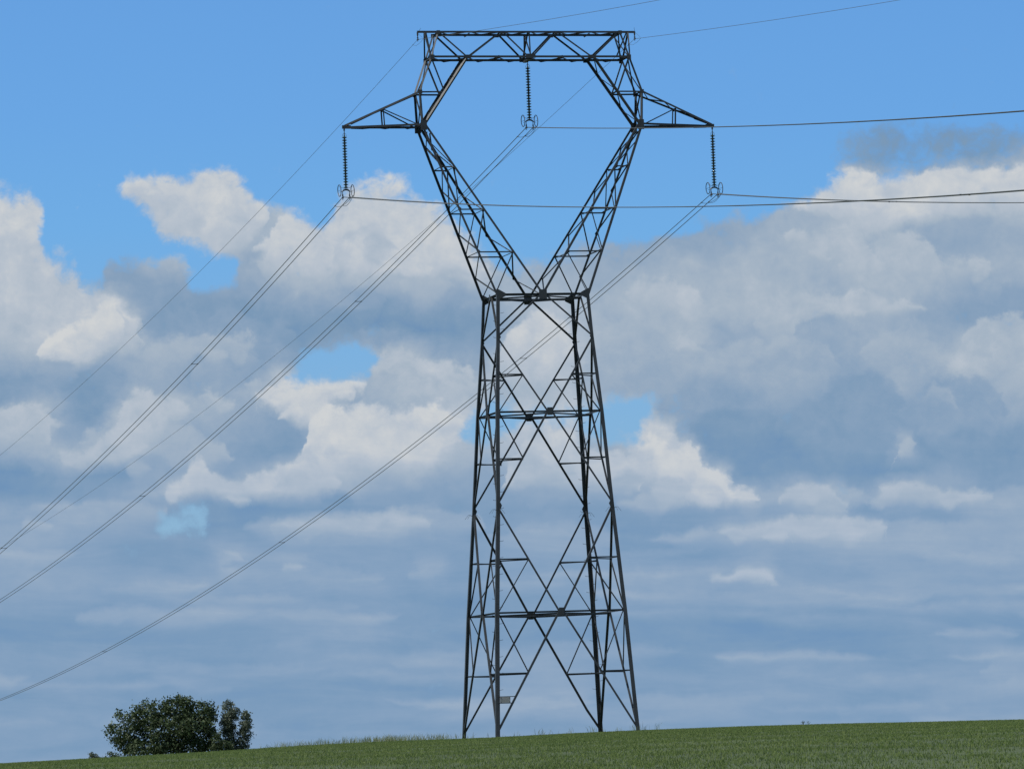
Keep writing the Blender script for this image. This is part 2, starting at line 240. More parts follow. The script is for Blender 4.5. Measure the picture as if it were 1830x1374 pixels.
def cloud_caps(tone_at, cover_at):
    """Every lit cap: x of its samples, upper outline, base, tone. Drawn heaps, billows on them and thin bands low in the sky."""
    r = random.Random(21); caps = []
    def profile(p):
        xs = [q[0] for q in p]; x0, x1 = min(xs), max(xs); n = max(6, int((x1 - x0) / 7)); out = []
        for i in range(n + 1):
            x = min(max(x0 + (x1 - x0) * i / n, x0 + .2), x1 - .2); hits = []
            for (ax, ay), (bx, by) in zip(p, p[1:] + p[:1]):
                if ax != bx and min(ax, bx) <= x <= max(ax, bx): hits.append(ay + (by - ay) * (x - ax) / (bx - ax))
            out.append((x, min(hits), max(hits)))
        return out
    def dome(x, y, w, h, drop): return [(x + w * t, y - h * max(1 - t * t, 0) ** .5, y + drop * (1 - t * t) + 2) for t in [i / 8 - 1 for i in range(17)]]
    def scatter(n, box, size, lift):
        k = 0
        while k < n:
            x, y = r.uniform(box[0], box[1]), r.uniform(box[2], box[3])
            k += 1
            if cover_at(x, y) < 0.85 or cover_at(x, y - 40) < 0.6: continue
            w = r.uniform(*size); h = w * r.uniform(.45, .8)
            caps.append((dome(x, y, w, h, h * r.uniform(1.0, 1.8)), min(tone_at(x, y) + r.uniform(*lift), .9)))
    scatter(46, (-40, 840, 380, 800), (20, 56), (.02, .10))
    scatter(40, (1080, 1870, 420, 800), (30, 100), (.02, .075))
    scatter(26, (-40, 1870, 780, 960), (20, 60), (.02, .11))
    for _ in range(46):                                   # far rows of cloud, thinner and longer towards the horizon
        y = r.uniform(965, 1300); x = r.uniform(-100, 1930); w = r.uniform(50, 240); h = r.uniform(5, 15); d = r.uniform(16, 34)
        caps.append(([(x + w * t, y - h * (1 - t * t) * (.7 + .3 * math.sin(t * 5 + x)), y + d * (1 - abs(t) ** 3) + 2) for t in [i / 10 - 1 for i in range(21)]], min(tone_at(x, y) + r.uniform(.12, .26), .6)))
    for p, top, base in CLOUD_HEAPS:
        f = profile(p); caps.append((f, top))
        area = sum((q[2] - q[1]) for q in f) / len(f) * (f[-1][0] - f[0][0])
        for _ in range(int(min(area / 2600, 9)) if top > .6 else 0):
            x, t0, b0 = r.choice(f[1:-1]); u = r.uniform(.18, .72); w = min(r.uniform(14, 40), (b0 - t0) * .45 + 6); h = w * r.uniform(.6, .9)
            caps.append((dome(x, t0 + (b0 - t0) * u + h * .4, w, h, h * 1.3), min(top - (top - base) * u * .8 + r.uniform(.0, .10), 1.0)))
    layers, placed = [], []
    for c in caps:                                        # caps that do not meet share a sheet; those that overlap keep their order
        x0, x1 = c[0][0][0] - 14, c[0][-1][0] + 14; y0, y1 = min(q[1] for q in c[0]), max(q[2] for q in c[0])
        k = max([j + 1 for (a0, a1, b0, b1, j) in placed if a0 < x1 and x0 < a1 and b0 < y1 and y0 < b1], default=0)
        while k < len(layers) and not all(x1 < q[0] or x0 > q[1] for q in layers[k]): k += 1
        if k == len(layers): layers.append([])
        layers[k].append((x0, x1, c)); placed.append((x0, x1, y0, y1, k))
    return layers

def build_sky():
    w = bpy.data.worlds.new("World"); S.world = w; w.use_nodes = True
    w.cycles.sampling_method = 'MANUAL'; w.cycles.sample_map_resolution = 256
    w.node_tree.nodes.clear(); N = Nodes(w.node_tree)
    tc = N.new('ShaderNodeTexCoord'); d = tc.outputs['Generated']
    fw = N.vmath('DOT_PRODUCT', d, tuple(AIM)); fs = N.math('MAXIMUM', fw, 0.02)
    k = 9052.0
    u = N.math('MULTIPLY_ADD', N.math('DIVIDE', N.vmath('DOT_PRODUCT', d, tuple(RIGHT)), fs), k / 1830, 0.5)
    v = N.math('MULTIPLY_ADD', N.math('DIVIDE', N.vmath('DOT_PRODUCT', d, tuple(UP)), fs), -k / 1374, 0.5)
    comb = N.new('ShaderNodeCombineXYZ'); N.put(comb.inputs[0], N.math('MULTIPLY', u, 1830 / 1374)); N.put(comb.inputs[1], v)
    p = comb.outputs[0]
    low = N.smooth(v, 0.5, 0.74)
    inv = N.math('SUBTRACT', 1.0, low)
    # billows and fine curls displace the cloud outlines; nearer the horizon clouds lie in flat streaks
    w1 = N.noise(p, 9.0, 5, 0.58); w2 = N.noise(p, 34.0, 4, 0.6)
    o1 = N.vmath('SCALE', N.vmath('SUBTRACT', w1.outputs['Color'], (0.5, 0.5, 0.5)), 0.062)
    o2 = N.vmath('SCALE', N.vmath('SUBTRACT', w2.outputs['Color'], (0.5, 0.5, 0.5)), 0.022)
    off = N.vmath('MULTIPLY', N.vmath('ADD', o1, o2), (0.75, 1.0, 0.0))
    sx = N.new('ShaderNodeSeparateXYZ'); N.put(sx.inputs[0], off)
    flat = N.math('MULTIPLY_ADD', inv, 0.6, 0.4)
    uu = N.math('ADD', u, N.math('MULTIPLY', sx.outputs[0], 1.0))
    vv = N.math('ADD', v, N.math('MULTIPLY', sx.outputs[1], flat))
    ua = N.math('DIVIDE', N.math('SUBTRACT', uu, U0), U1 - U0)
    va = N.math('MULTIPLY', N.math('DIVIDE', N.math('SUBTRACT', vv, V0), V1 - V0), float(SKY_ROWS - 1))
    uc = N.math('MULTIPLY', ua, 1.0, clamp=True)
    uv = N.new('ShaderNodeCombineColor'); N.put(uv.inputs[0], uc); N.put(uv.inputs[1], uc); N.put(uv.inputs[2], uc)
    run = None
    chart_c, chart_b, tone_at, cover_at = sky_chart()
    for r in range(SKY_ROWS):
        m = N.curves(uv.outputs[0], chart_c[r], chart_b[r])
        run = m if run is None else N.mix(N.math('SUBTRACT', va, r - 1.0, clamp=True), run, m)
    sep = N.new('ShaderNodeSeparateColor'); N.put(sep.inputs[0], run)
    puff = N.noise(p, 13.0, 6, 0.6, 0.4)
    curl = N.noise(p, 40.0, 4, 0.62, 0.3)
    fray = N.math('ADD', N.math('MULTIPLY', N.math('SUBTRACT', puff.outputs[0], 0.5), 0.7), N.math('MULTIPLY', N.math('SUBTRACT', curl.outputs[0], 0.5), 0.6))
    cover, bright = sep.outputs[0], sep.outputs[1]
    # the lit caps, each with a crisp billowing top and a base that melts into the grey behind it
    yv = N.math('MULTIPLY', vv, 1374 / 1400)
    yv = N.math('ADD', yv, N.math('MULTIPLY', fray, N.math('MULTIPLY_ADD', inv, 0.024, 0.010)))
    for L in cloud_caps(tone_at, cover_at):
        n = 171; gx = (U0 + (U1 - U0) * np.arange(n) / (n - 1)) * 1830
        top, base, tone = np.full(n, .9), np.full(n, .9), np.full(n, .5)
        for x0, x1, (f, t) in L:
            fx = [q[0] for q in f]; w = (gx >= x0) & (gx <= x1); x = gx[w]
            tp, bs = np.interp(x, fx, [q[1] for q in f]), np.interp(x, fx, [q[2] for q in f])
            out = (x < fx[0]) | (x > fx[-1]); md = (tp + bs) / 2
            top[w] = np.where(out, md, tp) / 1400; base[w] = np.where(out, md, bs) / 1400; tone[w] = t
        cv = N.curves(uv.outputs[0], top, base, tone, sharp=True); m = N.new('ShaderNodeSeparateColor'); N.put(m.inputs[0], cv)
        dep = N.math('SUBTRACT', yv, m.outputs[0]); thick = N.math('SUBTRACT', m.outputs[1], m.outputs[0])
        a1 = N.smooth(dep, -0.0035, 0.0085)
        a2 = N.math('SUBTRACT', 1.0, N.smooth(N.math('DIVIDE', dep, N.math('MAXIMUM', thick, 0.0008)), 0.30, 1.08))
        a3 = N.smooth(thick, 0.001, 0.012)
        al = N.math('MULTIPLY', N.math('MULTIPLY', a1, a2), a3)
        bright = N.math('ADD', bright, N.math('MULTIPLY', al, N.math('SUBTRACT', m.outputs[2], bright)))
    # everywhere else: broken cumulus of the same kind
    sp = N.new('ShaderNodeSeparateXYZ'); N.put(sp.inputs[0], d)
    el = sp.outputs[2]
    dome = N.new('ShaderNodeCombineXYZ')
    zz = N.math('ADD', N.math('MAXIMUM', el, 0.0), 0.12)
    N.put(dome.inputs[0], N.math('DIVIDE', sp.outputs[0], zz)); N.put(dome.inputs[1], N.math('DIVIDE', sp.outputs[1], zz))
    g1 = N.noise(dome.outputs[0], 1.1, 6, 0.55)
    g2 = N.noise(dome.outputs[0], 2.7, 5, 0.55)
    du = N.math('ABSOLUTE', N.math('SUBTRACT', u, 0.5)); dv = N.math('ABSOLUTE', N.math('SUBTRACT', v, 0.5))
    inside = N.math('MULTIPLY', N.math('SUBTRACT', 1.0, N.smooth(N.math('MAXIMUM', du, dv), 0.52, 0.75)), N.math('GREATER_THAN', fw, 0.3))
    gc = N.smooth(g1.outputs[0], 0.40, 0.60)
    cover = N.math('ADD', N.math('MULTIPLY', cover, inside), N.math('MULTIPLY', gc, N.math('SUBTRACT', 1.0, inside)))
    bright = N.math('ADD', N.math('MULTIPLY', bright, inside), N.math('MULTIPLY', N.smooth(g2.outputs[0], 0.25, 0.75), N.math('SUBTRACT', 1.0, inside)))
    # billow texture
    st = N.vmath('MULTIPLY', p, (0.20, 1.0, 1.0))
    streak = N.noise(st, 24.0, 6, 0.6, 0.35)
    edge = N.math('ADD', N.math('MULTIPLY', fray, 1.5), cover)
    alpha = N.smooth(edge, 0.22, 0.80)
    b2 = N.math('ADD', bright, N.math('MULTIPLY', fray, N.math('MULTIPLY_ADD', inv, 0.30, 0.22)))
    b2 = N.math('ADD', b2, N.math('MULTIPLY', N.math('SUBTRACT', streak.outputs[0], 0.5), N.math('MULTIPLY_ADD', low, 0.58, 0.12)), clamp=True)
    cloud = N.ramp(b2, [(0.0, s2l((110, 145, 182))), (0.17, s2l((123, 153, 183))), (0.33, s2l((136, 161, 188))), (0.5, s2l((150, 170, 192))),
                        (0.67, s2l((166, 181, 197))), (0.83, s2l((183, 193, 205))), (1.0, s2l((207, 210, 212)))])
    cloud = N.mix(N.math('MULTIPLY', low, 0.22), cloud, s2l((124, 161, 202)))
    blue = N.ramp(v, [(0.0, s2l((103, 161, 224))), (0.15, s2l((107, 166, 227))), (0.30, s2l((113, 173, 228))), (0.5, s2l((128, 178, 221))),
                      (0.7, s2l((141, 181, 211))), (1.0, s2l((140, 172, 205)))])
    nishita = N.new('ShaderNodeTexSky', sky_type='NISHITA'); nishita.sun_disc = False
    nishita.sun_elevation = SUN_ELEV; nishita.sun_rotation = SUN_AZ; nishita.air_density = 1.0; nishita.dust_density = 0.6; nishita.ozone_density = 2.0
    high = N.smooth(el, 0.14, 0.4)
    nis = N.vmath('SCALE', nishita.outputs[0], 0.10)
    clear = N.mix(high, blue, nis)
    col = N.mix(alpha, clear, cloud)
    bg = N.new('ShaderNodeBackground'); N.put(bg.inputs[0], col); bg.inputs[1].default_value = 1.0
    out = N.new('ShaderNodeOutputWorld'); N.l.new(bg.outputs[0], out.inputs[0])
build_sky()

# ------------------------------------------------------------------ materials
def principled(name, rough=0.6, metal=0.0, spec=0.5):
    m = bpy.data.materials.new(name); m.use_nodes = True
    N = Nodes(m.node_tree); b = m.node_tree.nodes['Principled BSDF']
    b.inputs['Roughness'].default_value = rough; b.inputs['Metallic'].default_value = metal
    b.inputs['Specular IOR Level'].default_value = spec
    return m, N, b

def steel(name, dark, light, rough, metal):
    m, N, b = principled(name, rough, metal)
    tc = N.new('ShaderNodeTexCoord')
    n = N.noise(tc.outputs['Object'], 1.7, 6, 0.6); n2 = N.noise(tc.outputs['Object'], 14.0, 4, 0.6)
    geo = N.new('ShaderNodeNewGeometry')
    f = N.math('ADD', N.math('MULTIPLY', n.outputs[0], 0.7), N.math('MULTIPLY', n2.outputs[0], 0.4))
    f = N.math('ADD', f, N.math('MULTIPLY', N.math('SUBTRACT', geo.outputs['Random Per Island'], 0.5), 0.35))
    c = N.ramp(f, [(0.3, dark), (0.62, light), (0.8, (light[0] * 0.95, light[1] * 0.88, light[2] * 0.82, 1))])
    N.put(b.inputs['Base Color'], c)
    N.put(b.inputs['Roughness'], N.math('MULTIPLY_ADD', n2.outputs[0], 0.2, rough - 0.1))
    return m

M_STEEL = steel("galvanised_steel", (0.013, 0.015, 0.017, 1), (0.044, 0.049, 0.053, 1), 0.5, 0.3)
M_HARDWARE = steel("dark_fittings", (0.03, 0.03, 0.032, 1), (0.07, 0.07, 0.07, 1), 0.45, 0.6)
M_WIRE = steel("aluminium_conductor", (0.06, 0.065, 0.07, 1), (0.12, 0.13, 0.13, 1), 0.5, 0.6)
M_PLATE = steel("weathered_plate", (0.22, 0.22, 0.21, 1), (0.33, 0.33, 0.32, 1), 0.6, 0.3)
M_GLASS, _N, _b = principled("insulator_glass", 0.12, 0.0, 0.6)
_tc = _N.new('ShaderNodeTexCoord')
_N.put(_b.inputs['Base Color'], _N.ramp(_N.noise(_tc.outputs['Object'], 6.0, 3).outputs[0], [(0.3, (0.012, 0.03, 0.022, 1)), (0.7, (0.03, 0.05, 0.04, 1))]))

def foliage(name, c1, c2, c3, trans=0.25, scale=1.2, rough=0.55, spec=0.35):
    m = bpy.data.materials.new(name); m.use_nodes = True
    N = Nodes(m.node_tree); N.n.clear()
    geo = N.new('ShaderNodeNewGeometry'); tc = N.new('ShaderNodeTexCoord')
    big = N.noise(tc.outputs['Object'], scale, 4, 0.6)
    f = N.math('ADD', N.math('MULTIPLY', geo.outputs['Random Per Island'], 0.55), N.math('MULTIPLY', big.outputs[0], 0.5))
    c = N.ramp(f, [(0.2, c1), (0.55, c2), (0.9, c3)])
    b = N.new('ShaderNodeBsdfPrincipled'); N.put(b.inputs['Base Color'], c); b.inputs['Roughness'].default_value = rough
    b.inputs['Specular IOR Level'].default_value = spec
    t = N.new('ShaderNodeBsdfTranslucent'); N.put(t.inputs['Color'], c)
    mx = N.new('ShaderNodeMixShader'); mx.inputs[0].default_value = trans
    N.l.new(b.outputs[0], mx.inputs[1]); N.l.new(t.outputs[0], mx.inputs[2])
    o = N.new('ShaderNodeOutputMaterial'); N.l.new(mx.outputs[0], o.inputs[0])
    return m
M_LEAF = foliage("broad_leaves", (0.030, 0.048, 0.020, 1), (0.050, 0.080, 0.030, 1), (0.095, 0.125, 0.06, 1), 0.25, 0.9)
M_LEAF2 = foliage("narrow_leaves", (0.055, 0.076, 0.048, 1), (0.095, 0.12, 0.078, 1), (0.16, 0.185, 0.14, 1), 0.25, 0.9)
M_GRASS = foliage("young_crop", (0.092, 0.142, 0.040, 1), (0.142, 0.200, 0.062, 1), (0.215, 0.250, 0.10, 1), 0.4, 0.06, 0.7, 0.08)
M_TALL = foliage("seeding_grass", (0.12, 0.16, 0.07, 1), (0.19, 0.23, 0.11, 1), (0.32, 0.33, 0.20, 1), 0.45, 0.5)
M_BARK, _N, _b = principled("bark", 0.9)
_tc = _N.new('ShaderNodeTexCoord')
_N.put(_b.inputs['Base Color'], _N.ramp(_N.noise(_tc.outputs['Object'], 9.0, 5).outputs[0], [(0.3, (0.035, 0.028, 0.02, 1)), (0.7, (0.10, 0.085, 0.065, 1))]))
M_SOIL, _N, _b = principled("field_soil", 0.95)
_tc = _N.new('ShaderNodeTexCoord')
_a = _N.noise(_tc.outputs['Object'], 0.09, 6, 0.6); _c = _N.noise(_tc.outputs['Object'], 2.5, 5, 0.65)
_f = _N.math('ADD', _N.math('MULTIPLY', _a.outputs[0], 0.5), _N.math('MULTIPLY', _c.outputs[0], 0.5))
_N.put(_b.inputs['Base Color'], _N.ramp(_f, [(0.3, (0.030, 0.045, 0.016, 1)), (0.55, (0.055, 0.080, 0.028, 1)), (0.75, (0.085, 0.105, 0.042, 1))]))
_bump = _N.new('ShaderNodeBump'); _bump.inputs['Strength'].default_value = 0.8; _bump.inputs['Distance'].default_value = 0.15
_N.put(_bump.inputs['Height'], _c.outputs[0]); _N.l.new(_bump.outputs[0], _b.inputs['Normal'])

# ------------------------------------------------------------------ object helpers
class MB:
    def __init__(self): self.v = []; self.f = []
    def add(self, vs, fs):
        o = len(self.v); self.v += [tuple(x) for x in vs]; self.f += [tuple(i + o for i in f) for f in fs]; return self
    def hexa(self, c):      # 8 corners: four of one end, four of the other
        return self.add(c, [(3, 2, 1, 0), (4, 5, 6, 7), (0, 1, 5, 4), (1, 2, 6, 5), (2, 3, 7, 6), (3, 0, 4, 7)])
    def box(self, c, ax, ay, az):
        c, ax, ay, az = Vector(c), Vector(ax), Vector(ay), Vector(az)
        e = [c + az * k + ax * i + ay * j for k in (-1, 1) for i, j in ((-1, -1), (1, -1), (1, 1), (-1, 1))]
        return self.hexa(e)
    def bar(self, p, q, side, w, n, t):   # flat bar from p to q, width w along side, thickness t along n
        p, q = Vector(p), Vector(q)
        return self.box((p + q) / 2, Vector(side) * w / 2, Vector(n) * t / 2, (q - p) / 2)
    def angle(self, p, q, n, w, t=None, out=False):  # steel angle: one flange in the plane with normal n, the other turned inwards
        p, q, n = Vector(p), Vector(q), Vector(n).normalized()
        w = w * 0.9; t = t or max(0.010, w * 0.12)
        a = (q - p).normalized(); n = (n - a * n.dot(a)).normalized(); s = n.cross(a)
        if s.z < -0.01 or (abs(s.z) <= 0.01 and s.x < 0): s = -s
        self.bar(p, q, s, w, n, t)
        e = s * (w / 2 - t / 2) + n * (w / 2 + t / 2) * (1 if out else -1)
        return self.bar(p + e, q + e, s, t, n, w)
    def tube(self, pts, r, sides=6, caps=True):
        pts = [Vector(x) for x in pts]; rs = r if isinstance(r, (list, tuple)) else [r] * len(pts)
        rings = []; prev = None
        for i, P in enumerate(pts):
            d = (pts[min(i + 1, len(pts) - 1)] - pts[max(i - 1, 0)]).normalized()
            if prev is None: x = d.cross(Vector((0.31, 0.17, 0.93))).normalized()
            else: x = (prev - d * prev.dot(d)).normalized()
            prev = x; y = d.cross(x)
            rings.append([P + (x * math.cos(a) + y * math.sin(a)) * rs[i] for a in [2 * math.pi * k / sides for k in range(sides)]])
        vs = [v for R in rings for v in R]; fs = []
        for i in range(len(pts) - 1):
            for k in range(sides):
                a, b = i * sides + k, i * sides + (k + 1) % sides
                fs.append((a, b, b + sides, a + sides))
        if caps:
            fs.append(tuple(reversed(range(sides)))); fs.append(tuple((len(pts) - 1) * sides + k for k in range(sides)))
        return self.add(vs, fs)
    def lathe(self, prof, sides=16, z0=0.0):
        vs = []; fs = []
        for r, z in prof:
            vs += [(r * math.cos(2 * math.pi * k / sides), r * math.sin(2 * math.pi * k / sides), z + z0) for k in range(sides)]
        for i in range(len(prof) - 1):
            for k in range(sides):
                a, b = i * sides + k, i * sides + (k + 1) % sides
                fs.append((a, b, b + sides, a + sides))
        return self.add(vs, fs)
    def mesh(self, name, mat):
        m = bpy.data.meshes.new(name); m.from_pydata(self.v, [], self.f); m.update(); m.materials.append(mat)
        return m
    def build(self, name, mat, parent=None, smooth=False):
        m = self.mesh(name, mat)
        if smooth: m.shade_smooth()
        o = bpy.data.objects.new(name, m); COL.objects.link(o)
        if parent: o.parent = parent
        return o

def tag(o, label=None, cat=None, group=None, kind=None):
    if label: o["label"] = label
    if cat: o["category"] = cat
    if group: o["group"] = group
    if kind: o["kind"] = kind
    return o
def empty(name, loc=(0, 0, 0), rz=0.0, parent=None):
    o = bpy.data.objects.new(name, None); COL.objects.link(o); o.location = loc; o.rotation_euler = (0, 0, rz); o.empty_display_size = 0.3
    if parent: o.parent = parent
    return o
def fast_mesh(name, verts, tris, mat):
    m = bpy.data.meshes.new(name); n, k = len(verts), tris.shape[1]
    m.vertices.add(n); m.vertices.foreach_set('co', np.asarray(verts, np.float32).ravel())
    m.loops.add(tris.size); m.loops.foreach_set('vertex_index', tris.astype(np.int32).ravel())
    m.polygons.add(len(tris)); m.polygons.foreach_set('loop_start', np.arange(0, tris.size, k, dtype=np.int32))
    m.update(calc_edges=True); m.materials.append(mat)
    return m

# ------------------------------------------------------------------ ground
HX = [-400, -120, -60, -34.75, -32.75, -27.75, -24.4, -19.4, -16.1, -12.75, -9.4, -5.2, -3.2, 0.56, 3.06, 5.3, 10.55, 17.2, 23.84, 28.16, 31, 60, 120, 400]
HZ = [-14.0, -4.2, -1.75, -0.80, -0.735, -0.635, -0.54, -0.41, -0.315, -0.18, -0.115, -0.115, -0.095, -0.015, 0.025, 0.055, 0.073, 0.035, -0.05, -0.14, -0.20, -1.2, -4.0, -14.0]
def ground_z(x, y):
    x = np.asarray(x, float); y = np.asarray(y, float)
    h = np.interp(x, HX, HZ) - 0.085
    m = (h + 1.2095) / 301.73
    back = np.maximum(y, 0.0); front = np.minimum(y, 0.0)
    z = h + m * (front + 60 * (1 - np.exp(-back / 60))) - 1.78e-5 * np.minimum(front ** 2, 130000) - 8.5e-5 * np.minimum(back, 420) ** 2 - 0.0055 * np.maximum(back - 420, 0)
    z += 0.03 * np.sin(x * 0.31 + y * 0.12) * np.sin(y * 0.21 - x * 0.05)
    return z
def build_ground():
    gx = np.unique(np.concatenate([np.linspace(-60, 60, 121), np.sign(np.linspace(-1, 1, 61)) * (60 + 5940 * np.abs(np.linspace(-1, 1, 61)) ** 3)]))
    gy = np.unique(np.concatenate([np.linspace(-320, 40, 181), 40 + 7000 * np.linspace(0, 1, 60) ** 2.4, -320 - 2500 * np.linspace(0, 1, 20) ** 2]))
    X, Y = np.meshgrid(gx, gy); Z = ground_z(X, Y)
    V = np.stack([X.ravel(), Y.ravel(), Z.ravel()], 1); nx, ny = len(gx), len(gy)
    i, j = np.meshgrid(np.arange(nx - 1), np.arange(ny - 1)); a = (j * nx + i).ravel()
    F = np.stack([a, a + 1, a + nx + 1, a + nx], 1)
    m = fast_mesh("ground", V, F, M_SOIL); m.shade_smooth()
    o = bpy.data.objects.new("ground", m); COL.objects.link(o)
    tag(o, "gently domed green field rising to a crest under the pylon", kind="structure", cat="field")
build_ground()

def blades(name, pts, per, hmin, hmax, wid, spread, lean, mat, seed, head=False):
    r = np.random.default_rng(seed); n = len(pts)
    P = np.repeat(pts, per, axis=0); k = len(P)
    P = P + np.stack([r.normal(0, spread, k), r.normal(0, spread, k), np.zeros(k)], 1)
    P[:, 2] = ground_z(P[:, 0], P[:, 1]) - 0.02
    hscale = np.repeat(r.uniform(0.75, 1.15, n), per)
    H = r.uniform(hmin, hmax, k) * hscale; A = r.uniform(0, 2 * math.pi, k); L = np.abs(r.normal(0, lean, k)) * H
    W = wid * r.uniform(0.7, 1.3, k)
    sx, sy = np.cos(A) * W, np.sin(A) * W; B = r.uniform(0, 2 * math.pi, k)
    tip = P + np.stack([np.cos(B) * L, np.sin(B) * L, H], 1)
    mid = P + np.stack([np.cos(B) * L * 0.3, np.sin(B) * L * 0.3, H * 0.6], 1)
    s = np.stack([sx, sy, np.zeros(k)], 1)
    V = np.empty((k, 5, 3)); V[:, 0] = P - s; V[:, 1] = P + s; V[:, 2] = mid - s * (1.5 if head else 0.8); V[:, 3] = mid + s * (1.5 if head else 0.8); V[:, 4] = tip
    V = V.reshape(-1, 3); b = np.arange(k) * 5
    T = np.concatenate([np.stack([b, b + 1, b + 3], 1), np.stack([b, b + 3, b + 2], 1), np.stack([b + 2, b + 3, b + 4], 1)])
    T = T.reshape(3, k, 3).transpose(1, 0, 2).reshape(-1, 3)
    o = bpy.data.objects.new(name, fast_mesh(name, V, T, mat)); COL.objects.link(o)
    return o
def build_grass():
    r = np.random.default_rng(3)
    n = 175000
    s = np.sqrt(r.uniform(74 ** 2, 318 ** 2, n)); x = r.uniform(-0.128, 0.128, n) * s
    pts = np.stack([x, s - 301.7, np.zeros(n)], 1)
    patch = np.sin(x * 0.7 + 3 * np.sin(s * 0.11)) * np.sin(s * 0.23 + x * 0.2)
    pts = pts[r.uniform(0, 1, n) < 0.78 + 0.22 * patch]
    o = blades("crop_blades", pts, 5, 0.045, 0.105, 0.008, 0.085, 0.5, M_GRASS, 4)
    tag(o, "short green cereal crop covering the whole field", "crop", kind="stuff")
    # unmown strip round the pylon's feet
    n = 420
    x = np.concatenate([r.uniform(-17, -6.0, 180), r.normal(-9.3, 1.7, 205), r.uniform(-6, 6.5, 35)]); y = r.uniform(-5.5, 4.5, n)
    pts = np.stack([x, y, np.zeros(n)], 1)
    o = blades("seeding_grass", pts, 5, 0.15, 0.55, 0.006, 0.15, 0.55, M_TALL, 9, True)
    tag(o, "pale tall seeding grass left unmown beside the pylon's left feet", "wild grass", kind="stuff")
build_grass()

# ------------------------------------------------------------------ trees and bushes
def leaves(name, lobes, count, size, mat, parent, seed, elong=1.6, clump=0.32):
    r = np.random.default_rng(seed)
    vol = np.array([l[3] * l[4] * l[5] for l in lobes]) ** 0.75; vol = vol / vol.sum()
    nc = max(6, count // 22)
    which = r.choice(len(lobes), nc, p=vol); L = np.array(lobes)
    dirs = r.normal(size=(nc, 3)); dirs /= np.linalg.norm(dirs, axis=1)[:, None]
    rad = r.uniform(0.35, 1.04, nc) ** 0.6
    C = L[which, :3] + dirs * rad[:, None] * L[which, 3:6]
    P = np.repeat(C, 22, axis=0) + r.normal(0, clump, (nc * 22, 3)) * np.array([1, 1, 0.8])
    k = len(P)
    a = r.normal(size=(k, 3)); a /= np.linalg.norm(a, axis=1)[:, None]
    b = np.cross(a, r.normal(size=(k, 3))); b /= np.linalg.norm(b, axis=1)[:, None]
    sz = size * r.uniform(0.6, 1.35, k)[:, None]
    V = np.empty((k, 4, 3)); V[:, 0] = P - a * sz * elong / 2; V[:, 1] = P + b * sz / 2; V[:, 2] = P + a * sz * elong / 2; V[:, 3] = P - b * sz / 2
    q = np.arange(k) * 4
    o = bpy.data.objects.new(name, fast_mesh(name, V.reshape(-1, 3), np.stack([q, q + 1, q + 2, q + 3], 1), mat)); COL.objects.link(o); o.parent = parent
    return o
def limbs(name, parent, stems, seed):
    r = random.Random(seed); mb = MB()
    def grow(p, d, ln, rad, lvl):
        pts = [p]; rs = [rad]; dd = d.normalized()
        for i in range(4):
            dd = (dd + Vector((r.uniform(-.2, .2), r.uniform(-.2, .2), r.uniform(-.05, .2)))).normalized()
            pts.append(pts[-1] + dd * ln / 4); rs.append(rad * (1 - 0.17 * (i + 1)))
        mb.tube(pts, rs, 6)
        if lvl > 0:
            for i in (2, 3, 4):
                for _ in range(2 if i == 4 else 1):
                    grow(pts[i], (dd + Vector((r.uniform(-.9, .9), r.uniform(-.9, .9), r.uniform(-.1, .6)))), ln * r.uniform(.5, .7), rs[i] * .65, lvl - 1)
    for (x, y, dx, dy, ln, rad) in stems: grow(Vector((x, y, -0.25)), Vector((dx, dy, 1)), ln, rad, 2)
    return mb.build(name, M_BARK, parent)
def plant(name, x, y, lobes, count, size, stems, label, cat, mat, seed, elong=1.6, clump=0.3, group=None):
    z = float(ground_z(x, y)); t = empty(name, (x, y, z)); tag(t, label, cat, group)
    limbs("trunk", t, stems, seed); leaves("crown", lobes, count, size, mat, t, seed + 50, elong, clump)
    return t
def px_lobes(cx, base, sc, rows, lift, depth=0.85):    # outline lobes measured on the tree: centre, half-width, half-height
    return [((a - cx) / sc, d * (c / sc) * 0.4, (base - b) / sc + lift, c / sc, max(c, e) / sc * depth, e / sc) for a, b, c, e, d in rows]
